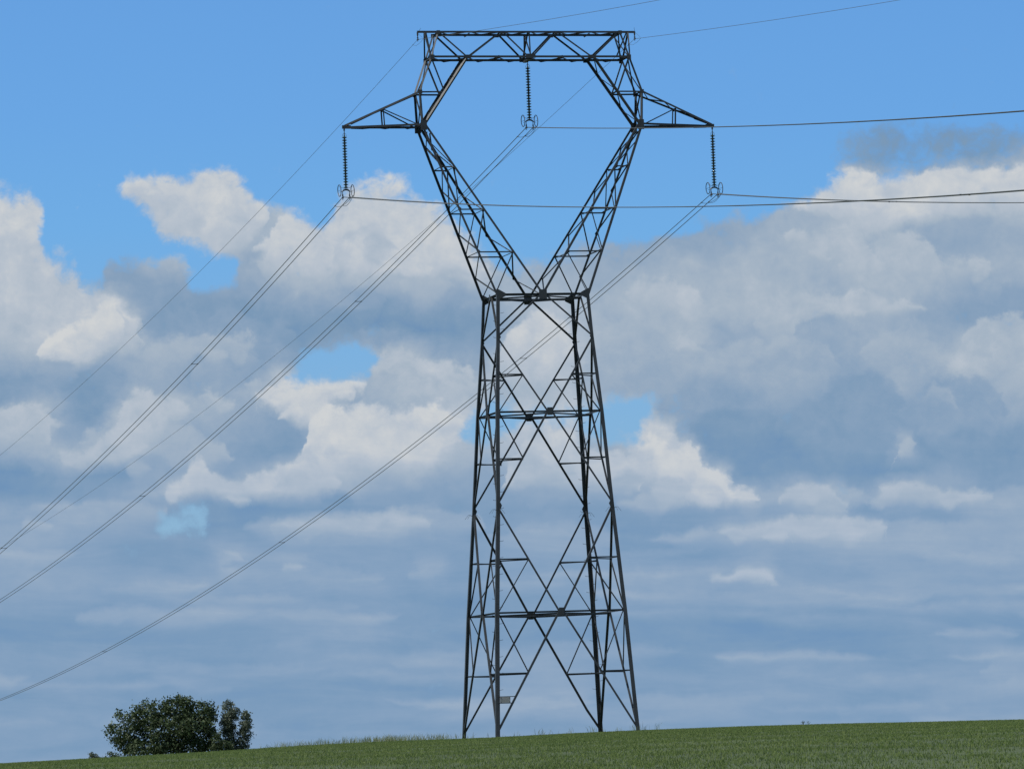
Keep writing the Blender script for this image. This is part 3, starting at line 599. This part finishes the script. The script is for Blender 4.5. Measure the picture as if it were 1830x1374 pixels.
def build_trees():
    sc = 23.1
    rows = [(213, 1312, 20, 22, 0.2), (238, 1291, 24, 20, -.4), (272, 1273, 28, 18, .3), (318, 1266, 32, 17, -.2), (326, 1256, 12, 9, 0), (358, 1276, 30, 18, .5), (300, 1304, 52, 30, 0),
            (348, 1308, 40, 30, -.6), (232, 1330, 24, 18, .5), (371, 1298, 14, 24, .2), (380, 1326, 14, 20, 0), (262, 1337, 44, 14, -.4), (330, 1338, 54, 14, .5), (200, 1300, 9, 10, 0), (222, 1276, 9, 9, .3), (250, 1270, 12, 8, -.3)]
    x = -27.15 * 1.298 + 4.0
    plant("broad_tree", TREE_X1, 90, px_lobes(291, 1352, sc, rows, TREE_LIFT), 21000, 0.13,
          [(-1.8, .2, -.35, 0, 2.3, .11), (-.5, -.2, -.1, .1, 2.9, .14), (.7, .3, .1, -.1, 2.9, .14), (1.9, -.1, .3, 0, 2.5, .11), (2.9, .2, .25, .1, 2.2, .08)],
          "broad dark leafy tree with many stems, left of the slim tree", "tree", M_LEAF, 11, 1.5, 0.20)
    rows = [(408, 1268, 10, 20, 0), (406, 1290, 12, 22, .2), (421, 1272, 6, 12, -.3), (438, 1288, 8, 22, .2), (443, 1300, 6, 18, 0), (432, 1314, 12, 16, 0), (430, 1328, 14, 10, .2), (408, 1318, 10, 20, -.2), (416, 1336, 20, 8, 0)]
    plant("slim_tree", TREE_X2, 91, px_lobes(419, 1340, sc, rows, TREE_LIFT), 7000, 0.085,
          [(-.45, 0, -.02, 0, 2.3, .09), (.1, .1, .10, 0, 1.9, .07), (.7, -.1, .16, .05, 1.6, .05)],
          "slim loose grey-green tree with two upright tops, right of the broad tree", "tree", M_LEAF2, 23, 2.4, 0.13)
    rows = [(402, 1332, 14, 11, 0), (388, 1322, 9, 16, 0), (384, 1336, 11, 9, 0)]
    plant("low_bush", TREE_X2 - .6, 88.5, px_lobes(402, 1343, sc, rows, TREE_LIFT), 2000, 0.09, [(0, 0, .1, 0, .9, .04), (-.3, 0, -.3, 0, .8, .03)],
          "low dark bush squeezed between the broad tree and the slim tree", "bush", M_LEAF, 31, 1.6, 0.12)
    plant("small_bush", BUSH_X1, 100, [(0, 0, 1.42, .40, .4, .40), (.45, .1, 1.3, .35, .35, .25), (.9, 0, 1.2, .3, .3, .18), (.3, 0, 1.0, .6, .4, .4)], 1300, 0.08, [(0, 0, .05, 0, .8, .04), (.5, 0, .2, 0, .6, .03)],
          "small grey-green bush peeping over the crest at far left", "bush", M_LEAF2, 41, 1.8, 0.10)
    plant("small_bush", BUSH_X2, 98, [(-.2, 0, 1.42, .4, .4, .36), (.4, .1, 1.35, .4, .35, .28), (.1, 0, .8, .5, .4, .6)], 650, 0.09, [(0, 0, .1, 0, .7, .04)],
          "small dark bush between the far left bush and the broad tree", "bush", M_LEAF, 43, 1.6, 0.10)
    plant("weed_clump", 15.05, -1.0, [(0, 0, .17, .17, .2, .07), (.26, 0, .14, .12, .15, .05), (-.06, 0, .21, .09, .1, .04)], 130, 0.026, [(0, 0, .1, 0, .3, .01)],
          "small dark weed clump standing on the crest right of the pylon", "weed", M_LEAF, 47, 1.8, 0.05)
TREE_X1, TREE_X2, BUSH_X1, BUSH_X2, TREE_LIFT = -29.9, -24.36, -36.2, -34.6, 0.98
build_trees()

# ------------------------------------------------------------------ pylon
TH = 0.239503
U_AX = Vector((math.cos(TH), math.sin(TH), 0)); V_AX = Vector((-math.sin(TH), math.cos(TH), 0))
def wpos(u, v, z): return U_AX * u + V_AX * v + Vector((0, 0, z))
LV = [(-0.55, 4.33, 4.58), (0.0, 4.31, 4.48), (7.128, 3.954, 3.84), (13.431, 3.535, 3.235), (19.004, 3.246, 2.655), (23.474, 2.93, 2.12), (26.03, 2.80, 1.915)]
FOOT, B3, K2, B2, K1, WA = LV[1:]
def corner(l, su, sv): return Vector((su * l[1], sv * l[2], l[0]))
pylon = empty("lattice_pylon", (0, 0, 0), TH)
tag(pylon, "tall dark steel lattice pylon with hexagonal window top and two pointed crossarms", "pylon")
FACES = [(Vector((0, -1, 0)), (-1, -1), (1, -1)), (Vector((1, 0, 0)), (1, -1), (1, 1)), (Vector((0, 1, 0)), (1, 1), (-1, 1)), (Vector((-1, 0, 0)), (-1, 1), (-1, -1))]
def member(name, p, q, n, w, parent=pylon, out=False): return MB().angle(p, q, n, w, None, out).build(name, M_STEEL, parent)

def build_body():
    legs = {}
    for su in (-1, 1):
        for sv in (-1, 1):
            mb = MB(); prof = []
            for i, l in enumerate(LV):
                w = 0.235 if i < 3 else (0.215 if i < 5 else 0.19); t = 0.024
                c = corner(l, su, sv) + Vector((su * .03, sv * .03, 0))
                prof.append([c + Vector((-su * a, -sv * b, 0)) for a, b in ((0, 0), (w, 0), (w, t), (t, t), (t, w), (0, w))])
            vs = [v for p in prof for v in p]; fs = []
            for i in range(len(prof) - 1):
                for k in range(6):
                    a, b = i * 6 + k, i * 6 + (k + 1) % 6; fs.append((a, b, b + 6, a + 6))
            e = (len(prof) - 1) * 6
            fs += [(0, 1, 2, 3), (0, 3, 4, 5), (e, e + 1, e + 2, e + 3), (e, e + 3, e + 4, e + 5)]
            mb.add(vs, fs)
            legs[su, sv] = mb.build("leg", M_STEEL, pylon)
    # step bolts on the two climbing legs
    bolt = MB().tube([(0, 0, 0), (0.19, 0, 0), (0.205, 0, 0.03)], [0.012, 0.011, 0.014], 5).mesh("step_bolt", M_STEEL)
    for su, sv in ((-1, -1), (1, 1)):
        for i in range(48):
            z = 2.6 + i * 0.485; l = [np.interp(z, [q[0] for q in LV], [q[j] for q in LV]) for j in (1, 2)]
            o = bpy.data.objects.new("step_bolt", bolt); COL.objects.link(o); o.parent = legs[su, sv]
            if i % 2: o.location = (su * l[0] - su * 0.02, sv * l[1] - sv * 0.2, z); o.rotation_euler = (0, -0.15, 0 if su > 0 else math.pi)
            else: o.location = (su * l[0] - su * 0.2, sv * l[1] - sv * 0.0, z); o.rotation_euler = (0, -0.15, math.pi if su > 0 else 0)
    # anti-climbing spikes
    for su in (-1, 1):
        for sv in (-1, 1):
            mb = MB(); c = corner(K2, su, sv) + Vector((0, 0, -0.25))
            for a in (0.2, 1.4, 2.6, 3.8, 5.0):
                dr = Vector((math.cos(a), math.sin(a), 0)); mb.tube([c + dr * .05, c + dr * .28 + Vector((0, 0, .06)), c + dr * .5 + Vector((0, 0, -.2))], .009, 4)
            mb.build("climbing_guard", M_STEEL, legs[su, sv])
    pairs = [(FOOT, B3, 'up'), (B3, K2, 'down'), (K2, B2, 'up'), (B2, K1, 'down'), (K1, WA, 'up')]
    wd = [0.13, 0.125, 0.12, 0.115, 0.115]
    for fi, (n, a, b) in enumerate(FACES):
        for pi, (lo, hi, way) in enumerate(pairs):
            for s, o in ((a, b), (b, a)):
                corner_l, centre_l = (lo, hi) if way == 'up' else (hi, lo)
                P = corner(corner_l, *s); C = (corner(centre_l, *s) + corner(centre_l, *o)) / 2
                side = (corner(centre_l, *o) - corner(centre_l, *s)).normalized()
                C2 = C - side * 0.12; P2 = P + (C2 - P).normalized() * 0.1
                off = n * (-0.02)
                mid = (P + C) / 2
                if pi == 0 and fi == 2 and s == (1, 1):      # this brace is spliced and kinks near its foot
                    kink = P + (C2 - P) * 0.19 + side * 0.12
                    mb = MB(); mb.angle(P2 + off, kink + off, n, wd[0]); mb.angle(kink + off, C2 + off, n, wd[0]); mb.build("diagonal_brace", M_STEEL, pylon)
                else: member("diagonal_brace", P2 + off, C2 + off, n, wd[pi])
                if pi == 4: continue
                zc = mid.z; leg = corner(LV[0], *s)
                l2 = [np.interp(zc, [q[0] for q in LV], [q[j] for q in LV]) for j in (1, 2)]
                Lp = Vector((s[0] * l2[0], s[1] * l2[1], zc)) + side * 0.1
                member("horizontal_strut", Lp - n * 0.12, mid - n * 0.12, n, 0.085, out=True)
                Bc = corner(centre_l, *s) + side * 0.16
                member("redundant_brace", mid - n * 0.12, Bc - n * 0.12, n, 0.07, out=True)
        for li, l in enumerate((B3, B2, WA)):
            A, B = corner(l, *a), corner(l, *b); side = (B - A).normalized()
            w = 0.115 if li < 2 else 0.15
            member("belt_beam", A + side * .12 - n * .18, B - side * .12 - n * .18, n, w, out=True)
            m = (A + B) / 2; hw, hh = ((.15, .23), (.16, .23), (.24, .28))[li]
            if fi % 2: hw, hh = hw * .55, hh * .6
            MB().box(m + n * 0.012, side * hw, n * .008, Vector((0, 0, hh))).build("gusset_plate", M_STEEL, pylon)
    for su in (-1, 1):                                         # corner gussets
        for sv in (-1, 1):
            for l, w, h in ((K2, .26, .36), (K1, .20, .22), (WA, .34, .30)):
                c = corner(l, su, sv); q = [c + Vector((0, sv * .042, h)), c + Vector((-su * w * .75, sv * .042, h * .55)), c + Vector((-su * w * 1.1, sv * .042, h * .05)), c + Vector((-su * w * .75, sv * .042, -h * .55)), c + Vector((0, sv * .042, -h))]
                if l is WA: q = [c + Vector((su * .05, sv * .045, .34)), c + Vector((-su * .1, sv * .045, .3)), c + Vector((-su * .5, sv * .045, .08)), c + Vector((-su * .5, sv * .045, -.1)), c + Vector((-su * .1, sv * .045, -.3)), c + Vector((su * .02, sv * .045, -.3))]
                k = len(q); d = Vector((0, sv * .016, 0)); vs = q + [x + d for x in q]
                fs = [tuple(range(k)), tuple(range(2 * k - 1, k - 1, -1))] + [(i, (i + 1) % k, (i + 1) % k + k, i + k) for i in range(k)]
                MB().add(vs, fs).build("gusset_plate", M_STEEL, pylon)
    # plan bracing of the belts and the corner ties of the struts
    for l in (B3, B2, WA):
        ms = [Vector((0, -l[2] + .1, l[0] - .06)), Vector((l[1] - .1, 0, l[0] - .06)), Vector((0, l[2] - .1, l[0] - .06)), Vector((-l[1] + .1, 0, l[0] - .06))]
        for i in range(4): member("plan_brace", ms[i], ms[(i + 1) % 4], (0, 0, 1), .085)
    for lo, hi, way in pairs[:4]:
        cl, ce = (lo, hi) if way == 'up' else (hi, lo)
        for su in (-1, 1):
            for sv in (-1, 1):
                P = corner(cl, su, sv); m1 = (P + Vector((0, sv * ce[2], ce[0]))) / 2; m2 = (P + Vector((su * ce[1], 0, ce[0]))) / 2
                member("corner_tie", m1 + Vector((0, -sv * .12, -.02)), m2 + Vector((-su * .12, 0, -.02)), (0, 0, 1), .065)
    # number plate on two rails between the climbing leg and its brace
    pl = empty("number_plate", (0, 0, 0), 0, pylon); y0 = -4.36
    for z, x1 in ((2.22, -3.02), (1.84, -3.22)):
        MB().box(((-4.12 + x1) / 2, y0 + .0, z), ((x1 + 4.12) / 2, 0, 0), (0, .012, 0), (0, 0, .022)).build("rail", M_STEEL, pl)
    MB().box((-3.70, y0 - .03, 2.03), (.31, 0, 0), (0, .008, 0), (0, 0, .165)).build("plate", M_PLATE, pl)
    mb = MB()
    for a in (-.26, .26):
        for c in (-.12, .12): mb.box((-3.70 + a, y0 - .045, 2.03 + c), (.018, 0, 0), (0, .008, 0), (0, 0, .018))
    mb.build("plate_bolts", M_HARDWARE, pl)
build_body()

def build_fork(sgn):
    fork = empty("fork_arm", (0, 0, 0), 0, pylon)
    knee = {sv: Vector((sgn * 6.68, sv * .78, 36.35)) for sv in (-1, 1)}
    wo = {sv: corner(WA, sgn, sv) for sv in (-1, 1)}; wi = {sv: Vector((0, sv * WA[2], WA[0])) for sv in (-1, 1)}
    ko = {sv: knee[sv] + Vector((sgn * .10, 0, 0)) for sv in (-1, 1)}; ki = {sv: knee[sv] - Vector((sgn * .10, 0, 0)) for sv in (-1, 1)}
    O = lambda t, sv: wo[sv].lerp(ko[sv], t); I = lambda t, sv: wi[sv].lerp(ki[sv], t)
    for sv in (-1, 1):
        n = Vector((0, sv, 0))
        member("chord", O(0, sv), O(1, sv), n, .145, fork); member("chord", I(0.02, sv), I(1, sv), n, .14, fork)
        for t in (.25, .5, .75): member("cross_strut", O(t, sv) - n * .06, I(t, sv) - n * .06, n, .085, fork)
        for t0, t1 in ((.01, .25), (.26, .5), (.51, .75)): member("lacing", O(t0, sv) - n * .09, I(t1, sv) - n * .09, n, .07, fork)
        member("lacing", I(.76, sv) - n * .09, O(.9, sv) - n * .09, n, .06, fork)
    for F, n in ((O, Vector((sgn, 0, -.4))), (I, Vector((-sgn, 0, .6)))):
        ts = [i / 8 for i in range(8)] + [.95]
        for i in range(8):
            a, b = (-1, 1) if i % 2 == 0 else (1, -1)
            member("lacing", F(ts[i], a) - n * .06, F(ts[i + 1], b) - n * .06, n, .065, fork)
        for t in (.25, .5, .75): member("cross_strut", F(t, -1) - n * .1, F(t, 1) - n * .1, n, .055, fork)
    # head between the knee and the crossbeam
    ao = {sv: Vector((sgn * 6.87, sv * .74, 38.3)) for sv in (-1, 1)}; ai = {sv: Vector((sgn * 5.33, sv * .80, 38.3)) for sv in (-1, 1)}
    bo = {sv: Vector((sgn * 6.10, sv * .88, 40.38)) for sv in (-1, 1)}; bi = {sv: Vector((sgn * 3.85, sv * .85, 40.38)) for sv in (-1, 1)}
    to = {sv: Vector((sgn * 5.61, sv * .73, 41.9)) for sv in (-1, 1)}
    for sv in (-1, 1):
        n = Vector((0, sv, 0))
        member("chord", ko[sv], ao[sv], Vector((sgn, sv, 0)), .115, fork); member("chord", ao[sv], bo[sv], Vector((sgn, sv, 0)), .125, fork)
        member("chord", bo[sv], to[sv], Vector((sgn, sv, 0)), .11, fork); member("chord", ki[sv], bi[sv], Vector((-sgn, sv, 0)), .14, fork)
        member("cross_strut", ao[sv] - n * .05, ai[sv] - n * .05, n, .10, fork)
        member("lacing", ai[sv] - n * .08, bo[sv] - n * .08, n, .10, fork)
        MB().box(knee[sv] + n * .07 + Vector((0, 0, -.05)), (.19, 0, 0), (0, .009, 0), (0, 0, .30)).build("gusset_plate", M_STEEL, fork)
        MB().box(ao[sv] + n * .07 + Vector((-sgn * .05, 0, 0)), (.12, 0, 0), (0, .009, 0), (0, 0, .12)).build("gusset_plate", M_STEEL, fork)
        MB().box(bo[sv] + n * .07 + Vector((-sgn * .05, 0, -.02)), (.13, 0, 0), (0, .009, 0), (0, 0, .14)).build("gusset_plate", M_STEEL, fork)
        MB().box(bi[sv] + n * .07, (.17, 0, 0), (0, .009, 0), (0, 0, .12)).build("gusset_plate", M_STEEL, fork)
    nx = Vector((sgn, 0, 0))
    for a, b in ((ko, ao), (ao, bo), (bo, to)):
        member("lacing", a[-1] - nx * .05, b[1] - nx * .05, nx, .07, fork); member("lacing", a[1] - nx * .09, b[-1] - nx * .09, nx, .07, fork)
    for p in (ao, bo, ai, bi): member("cross_strut", p[-1] - nx * .03, p[1] - nx * .03, nx, .08, fork)
    seq = [(ki, 0.0), (ki, .25), (ki, .5), (ki, .75), (ki, 1.0)]
    for i in range(4):
        a, b = (-1, 1) if i % 2 == 0 else (1, -1)
        member("lacing", ki[a].lerp(bi[a], i / 4) + nx * .06, ki[b].lerp(bi[b], (i + 1) / 4) + nx * .06, nx, .06, fork)
    return knee, ao

def build_arm(sgn, knee, ao):
    arm = empty("crossarm", (0, 0, 0), 0, pylon)
    tip = Vector((sgn * 11.33, 0, 36.27)); up = Vector((0, 0, 1))
    node = {sv: ao[sv].lerp(tip, .48) for sv in (-1, 1)}; foot = {sv: knee[sv].lerp(tip, .49) for sv in (-1, 1)}
    for sv in (-1, 1):
        n = Vector((0, sv, 0)); e = Vector((0, sv * .05, 0))
        member("bottom_chord", knee[sv], tip + e, n, .14, arm); member("top_chord", ao[sv], tip + e + up * .1, Vector((0, sv, .3)), .13, arm)
        member("post", node[sv] - n * .05, foot[sv] - n * .05, n, .085, arm)
        member("lacing", node[sv] - n * .08, knee[sv].lerp(tip, .06) - n * .08, n, .075, arm)
    for F0, zz in ((knee, -.04), (ao, .05)):
        k = 6
        for i in range(k):
            a, b = (-1, 1) if i % 2 == 0 else (1, -1)
            t0, t1 = i / k * .92, (i + 1) / k * .92
            member("lacing", F0[a].lerp(tip, t0) + up * zz, F0[b].lerp(tip, t1) + up * zz, up, .07, arm)
    member("cross_strut", node[-1] - up * .08, node[1] - up * .08, up, .06, arm); member("cross_strut", foot[-1] + up * .08, foot[1] + up * .08, up, .06, arm)
    MB().box(tip + Vector((-sgn * .12, 0, .03)), (.26, 0, 0), (0, .05, 0), (0, 0, .10)).build("tip_plate", M_STEEL, arm)

def build_beam():
    beam = empty("crossbeam", (0, 0, 0), 0, pylon); up = Vector((0, 0, 1))
    T = lambda u, sv: Vector((u, sv * .70, 41.905)); B = lambda u, sv: Vector((u, sv * .84, 40.40))
    for sv in (-1, 1):
        n = Vector((0, sv, 0))
        member("top_chord", T(-5.62, sv), T(5.62, sv), n, .13, beam); member("bottom_chord", B(-6.1, sv), B(6.1, sv), n, .14, beam)
        for s in (-1, 1):
            for p, q in ((T(s * 5.55, sv), B(s * 3.9, sv)), (B(s * 3.78, sv), T(s * 1.75, sv)), (T(s * 1.6, sv), B(s * .12, sv))): member("lacing", p - n * .07, q - n * .07, n, .105, beam)
            MB().box(T(s * 1.68, sv) + n * .075 - up * .04, (.14, 0, 0), (0, .008, 0), (0, 0, .09)).build("gusset_plate", M_STEEL, beam)
            MB().box(T(s * 5.6, sv) + n * .075 - up * .04, (.11, 0, 0), (0, .008, 0), (0, 0, .12)).build("gusset_plate", M_STEEL, beam)
        member("post", T(0, sv) - n * .05, B(0, sv) - n * .05, n, .09, beam)
        MB().box(B(0, sv) + n * .08 + up * .03, (.28, 0, 0), (0, .008, 0), (0, 0, .13)).build("gusset_plate", M_STEEL, beam)
    nx = Vector((1, 0, 0))
    member("lacing", T(-.06, -1), B(-.06, 1), nx, .08, beam); member("lacing", T(.06, 1), B(.06, -1), nx, .08, beam)
    for F, z, us in ((T, .05, [-5.6, -4.7, -3.7, -2.7, -1.68, -.8, 0, .8, 1.68, 2.7, 3.7, 4.7, 5.6]), (B, -.05, [-6.05, -5, -3.84, -2.9, -1.95, -1, 0, 1, 1.95, 2.9, 3.84, 5, 6.05])):
        for i in range(12):
            a, b = (-1, 1) if i % 2 == 0 else (1, -1)
            member("lacing", F(us[i], a) + up * z, F(us[i + 1], b) + up * z, up, .075, beam)
        for k in (0, 2, 4, 6, 8, 10, 12): member("cross_strut", F(us[k], -1) - up * z * 1.5, F(us[k], 1) - up * z * 1.5, up, .07, beam)
    MB().box((0, 0, 40.30), (.1, 0, 0), (0, .78, 0), (0, 0, .06)).build("hanger_beam", M_STEEL, beam)
    for s in (-1, 1):
        pk = empty("earth_wire_bracket", (0, 0, 0), 0, pylon)
        member("bar", Vector((s * 5.35, 0, 42.0)), Vector((s * 6.72, 0, 42.0)), Vector((0, -1, 0)), .15, pk)
        member("cross_strut", T(s * 5.5, -1) + up * .06, T(s * 5.5, 1) + up * .06, up, .08, pk)
        for sv in (-1, 1): member("post", Vector((s * 6.32, sv * .05, 41.95)), Vector((s * 6.16, sv * .88, 40.42)), Vector((s, sv * .3, 0)), .085, pk)
        member("lacing", Vector((s * 6.2, 0, 41.93)), Vector((s * 5.75, .8, 40.6)), Vector((s, 0, 0)), .06, pk)
for s in (-1, 1): build_arm(s, *build_fork(s))
build_beam()

# ------------------------------------------------------------------ insulator strings
def copy_tree(o, parent=None):
    c = o.copy(); COL.objects.link(c); c.parent = parent
    for ch in list(o.children): copy_tree(ch, c)
    return c
def make_string():
    t = empty("insulator_string", (0, 0, 0), TH)
    MB().tube([(0, 0, 0), (0, 0, -.14), (0, 0, -.28), (0, 0, -.40)], [.03, .022, .03, .03], 6).box((0, 0, -.06), (.045, 0, 0), (0, .02, 0), (0, 0, .06)).build("hanger", M_HARDWARE, t)
    mb = MB()
    for s in (-1, 1): mb.tube([(s * .01, 0, -.26), (s * .08, 0, -.30), (s * .12, 0, -.40), (s * .125, 0, -.47)], .009, 5)
    mb.build("arcing_horn", M_HARDWARE, t)
    disc = MB().lathe([(.0, .07), (.05, .07), (.054, .02), (.056, -.005), (.11, -.022), (.156, -.045), (.158, -.056), (.115, -.058), (.112, -.08), (.095, -.058), (.07, -.055), (.068, -.085), (.055, -.055), (.045, -.065), (.04, -.105), (0, -.105)], 14).mesh("insulator_disc", M_GLASS)
    disc.shade_smooth()
    for i in range(19):
        o = bpy.data.objects.new("insulator_disc", disc); COL.objects.link(o); o.parent = t; o.location = (0, 0, -.47 - i * .1655)
    zy = -3.66
    y = MB(); y.tube([(0, 0, -3.5), (0, 0, zy)], .028, 6)
    y.tube([(-.24, 0, zy - .09), (-.17, 0, zy - .02), (-.06, 0, zy + .025), (.06, 0, zy + .025), (.17, 0, zy - .02), (.24, 0, zy - .09)], [.03, .045, .05, .05, .045, .03], 6)
    y.build("yoke", M_HARDWARE, t)
    for s in (-1, 1):
        c = MB(); c.tube([(s * .21, 0, zy - .06), (s * .21, 0, zy - .2), (s * .21, 0, zy - .30), (s * .21, 0, zy - .38)], [.02, .02, .045, .04], 6)
        c.box((s * .21, 0, -4.10), (.04, 0, 0), (0, .17, 0), (0, 0, .035)); c.tube([(s * .21, -.14, -4.12), (s * .21, -.1, -4.22), (s * .21, .1, -4.22), (s * .21, .14, -4.12)], .014, 5)
        c.build("suspension_clamp", M_HARDWARE, t)
        r = MB(); pts = []
        nrm = Vector((.97, .08, .06)).normalized(); a = nrm.cross(Vector((0, 0, 1))).normalized(); b = nrm.cross(a)
        ctr = Vector((s * .40, 0, zy - .03))
        pts = [ctr + (a * math.cos(k * math.pi / 12) + b * math.sin(k * math.pi / 12)) * .345 for k in range(25)]
        r.tube(pts, .024, 5, False)
        r.tube([ctr - a * .33, ctr, ctr + a * .33], .011, 4); r.tube([(s * .08, 0, -3.58), ctr + b * -.25], .010, 4); r.tube([(s * .2, 0, zy - .08), ctr + b * .1], .010, 4)
        r.build("grading_ring", M_HARDWARE, t)
    return t
STR_GROUP = "insulator strings hanging from the pylon"
PH = {'L': (-11.35, 36.19), 'C': (0.0, 40.32), 'R': (11.35, 36.19)}
proto = make_string()
strings = [proto, copy_tree(proto), copy_tree(proto)]
for o, k, lab in zip(strings, 'LCR', ("dark insulator string hanging from the left crossarm's tip", "dark insulator string hanging from the middle of the crossbeam inside the window", "dark insulator string hanging from the right crossarm's tip")):
    u, z = PH[k]; o.location = wpos(u, 0, z); tag(o, lab, "insulator", STR_GROUP)

# ------------------------------------------------------------------ wires
FAR_TAN, NEAR_TAN, SP = -0.052491, -0.165936, 0.42
FAR = {'L': (-0.16590, 2.555e-4), 'C': (-0.16640, 2.470e-4), 'R': (-0.16460, 2.365e-4), 'EL': (-0.14502, 2.237e-4), 'ER': (-0.13795, 1.932e-4)}
NEAR = {'L': (-0.1458, 4.03e-4), 'C': (-0.1378, 3.60e-4), 'R': (-0.1465, 4.48e-4), 'EL': (-0.0925, 2.59e-4), 'ER': (-0.0944, 2.947e-4)}
Z0 = {'L': 32.12, 'C': 36.24, 'R': 32.16, 'EL': 41.54, 'ER': 41.59}
UX = {'L': -11.35, 'C': 0.0, 'R': 11.35, 'EL': -6.70, 'ER': 6.70}
def wire_pt(k, v, off=0.0):
    kk, c = FAR[k] if v >= 0 else NEAR[k]; tn = FAR_TAN if v >= 0 else NEAR_TAN
    return wpos(UX[k] + off + v * tn, v, Z0[k] + kk * abs(v) + c * v * v)
def build_wire(name, k, off, rad, label, cat, group):
    vs = list(np.concatenate([np.linspace(-340, -20, 60), np.linspace(-19, 19, 25), np.linspace(20, 620, 90)]))
    o = wire_pt(k, 0.0, off); t = MB().tube([wire_pt(k, v, off) - o for v in vs], rad, 6).build(name, M_WIRE, None, True)
    t.location = o; tag(t, label, cat, group)
side = {'L': "left crossarm's insulator string", 'C': "middle insulator string", 'R': "right crossarm's insulator string"}
for k in 'LCR':
    for off, w in ((-SP / 2, "left"), (SP / 2, "right")):
        build_wire("power_conductor", k, off, 0.023, "thick %s-hand wire of the pair clamped below the %s" % (w, side[k]), "power line", "conductors slung in pairs below the insulators")
build_wire("earth_wire", 'EL', 0, 0.0115, "thin single wire running from the crossbeam's top left end", "earth wire", "earth wires at the pylon's top")
build_wire("earth_wire", 'ER', 0, 0.0115, "thin single wire running from the crossbeam's top right end", "earth wire", "earth wires at the pylon's top")

def spacer(k, v, where):
    a, b = wire_pt(k, v, -SP / 2), wire_pt(k, v, SP / 2); m = (a + b) / 2; ax = (wire_pt(k, v + .1) - wire_pt(k, v - .1)).normalized()
    mb = MB().tube([a - m, Vector((0, 0, -.015)), b - m], .018, 6)
    for p in (a, b): mb.tube([p - m - ax * .07, p - m + ax * .07], .036, 6)
    o = mb.build("bundle_spacer", M_HARDWARE); o.location = m
    tag(o, where, "spacer", "spacers on the twin conductors")
pn = {'L': "left", 'C': "middle", 'R': "right"}
for k in 'LCR':
    for v, w in ((41.6, "first small spacer down-line from the pylon"), (112.2, "second small spacer down-line from the pylon"), (184.0, "third small spacer down-line from the pylon")):
        if v > 150 and k != 'R': continue
        spacer(k, v, "%s on the %s pair of wires" % (w, pn[k]))
spacer('L', -20.1, "small spacer on the left pair of wires in front of the left fork arm")
spacer('L', -76.7, "small spacer on the left pair of wires near the right picture edge")
spacer('R', -23.1, "small spacer on the right pair of wires right of the pylon")

# shunt loops slung under each clamp
for k in 'LCR':
    for off, w, v0, v1 in ((-SP / 2, "left", 1.9, -1.35), (SP / 2, "right", 1.75, -0.45)):
        a, b = wire_pt(k, v0, off), wire_pt(k, v1, off); o = wire_pt(k, 0, off); pts = []
        for i in range(13):
            t = i / 12; p = a.lerp(b, t); p.z -= .24 * math.sin(math.pi * t) ** .8 * (1 - .3 * t); pts.append(p - o)
        mb = MB().tube(pts, .013, 5); mb.tube([pts[0] - V_AX * .09, pts[0] + V_AX * .09], .036, 6); mb.tube([pts[-1] - V_AX * .08, pts[-1] + V_AX * .08], .03, 6)
        t = mb.build("shunt_loop", M_WIRE, None, True); t.location = o
        tag(t, "curved loop slung under the %s-hand clamp below the %s" % (w, side[k]), "wire loop", "shunt loops under the clamps")
    
# earth wire hardware
for k, lab in (('EL', "small hanging clamp with thin rods at the crossbeam's top left end"), ('ER', "small hanging clamp with thin rods at the crossbeam's top right end")):
    o = wire_pt(k, 0); s = -1 if k == 'EL' else 1; t = empty("earth_wire_clamp", o, TH); tag(t, lab, "clamp", "earth wire clamps")
    MB().tube([(0, 0, .44), (0, 0, .28), (0, 0, .2), (0, 0, .03)], [.055, .05, .03, .03], 6).box((0, 0, .1), (.05, 0, 0), (0, .03, 0), (0, 0, .02)).build("link", M_HARDWARE, t)
    MB().box((0, 0, -.005), (.04, 0, 0), (0, .12, 0), (0, 0, .03)).tube([(0, -.1, 0), (0, -.06, -.11), (0, .06, -.11), (0, .1, 0)], .012, 5).build("clamp_body", M_HARDWARE, t)
    MB().tube([(s * .02, 0, .38), (s * -.12, -.4, .62), ], .009, 4).tube([(s * .02, 0, .4), (.1, -.9, -.02)], .006, 4).build("arcing_rod", M_HARDWARE, t)
    pts = [wire_pt(k, 1.1 - 2.0 * i / 10) - Vector((0, 0, .28 * math.sin(math.pi * i / 10))) - o for i in range(11)]
    pts = [Matrix.Rotation(-TH, 3, 'Z') @ p for p in pts]
    MB().tube(pts, .008, 5).tube([pts[0] - Vector((0, .05, 0)), pts[0] + Vector((0, .05, 0))], .025, 5).build("shunt", M_WIRE, t)
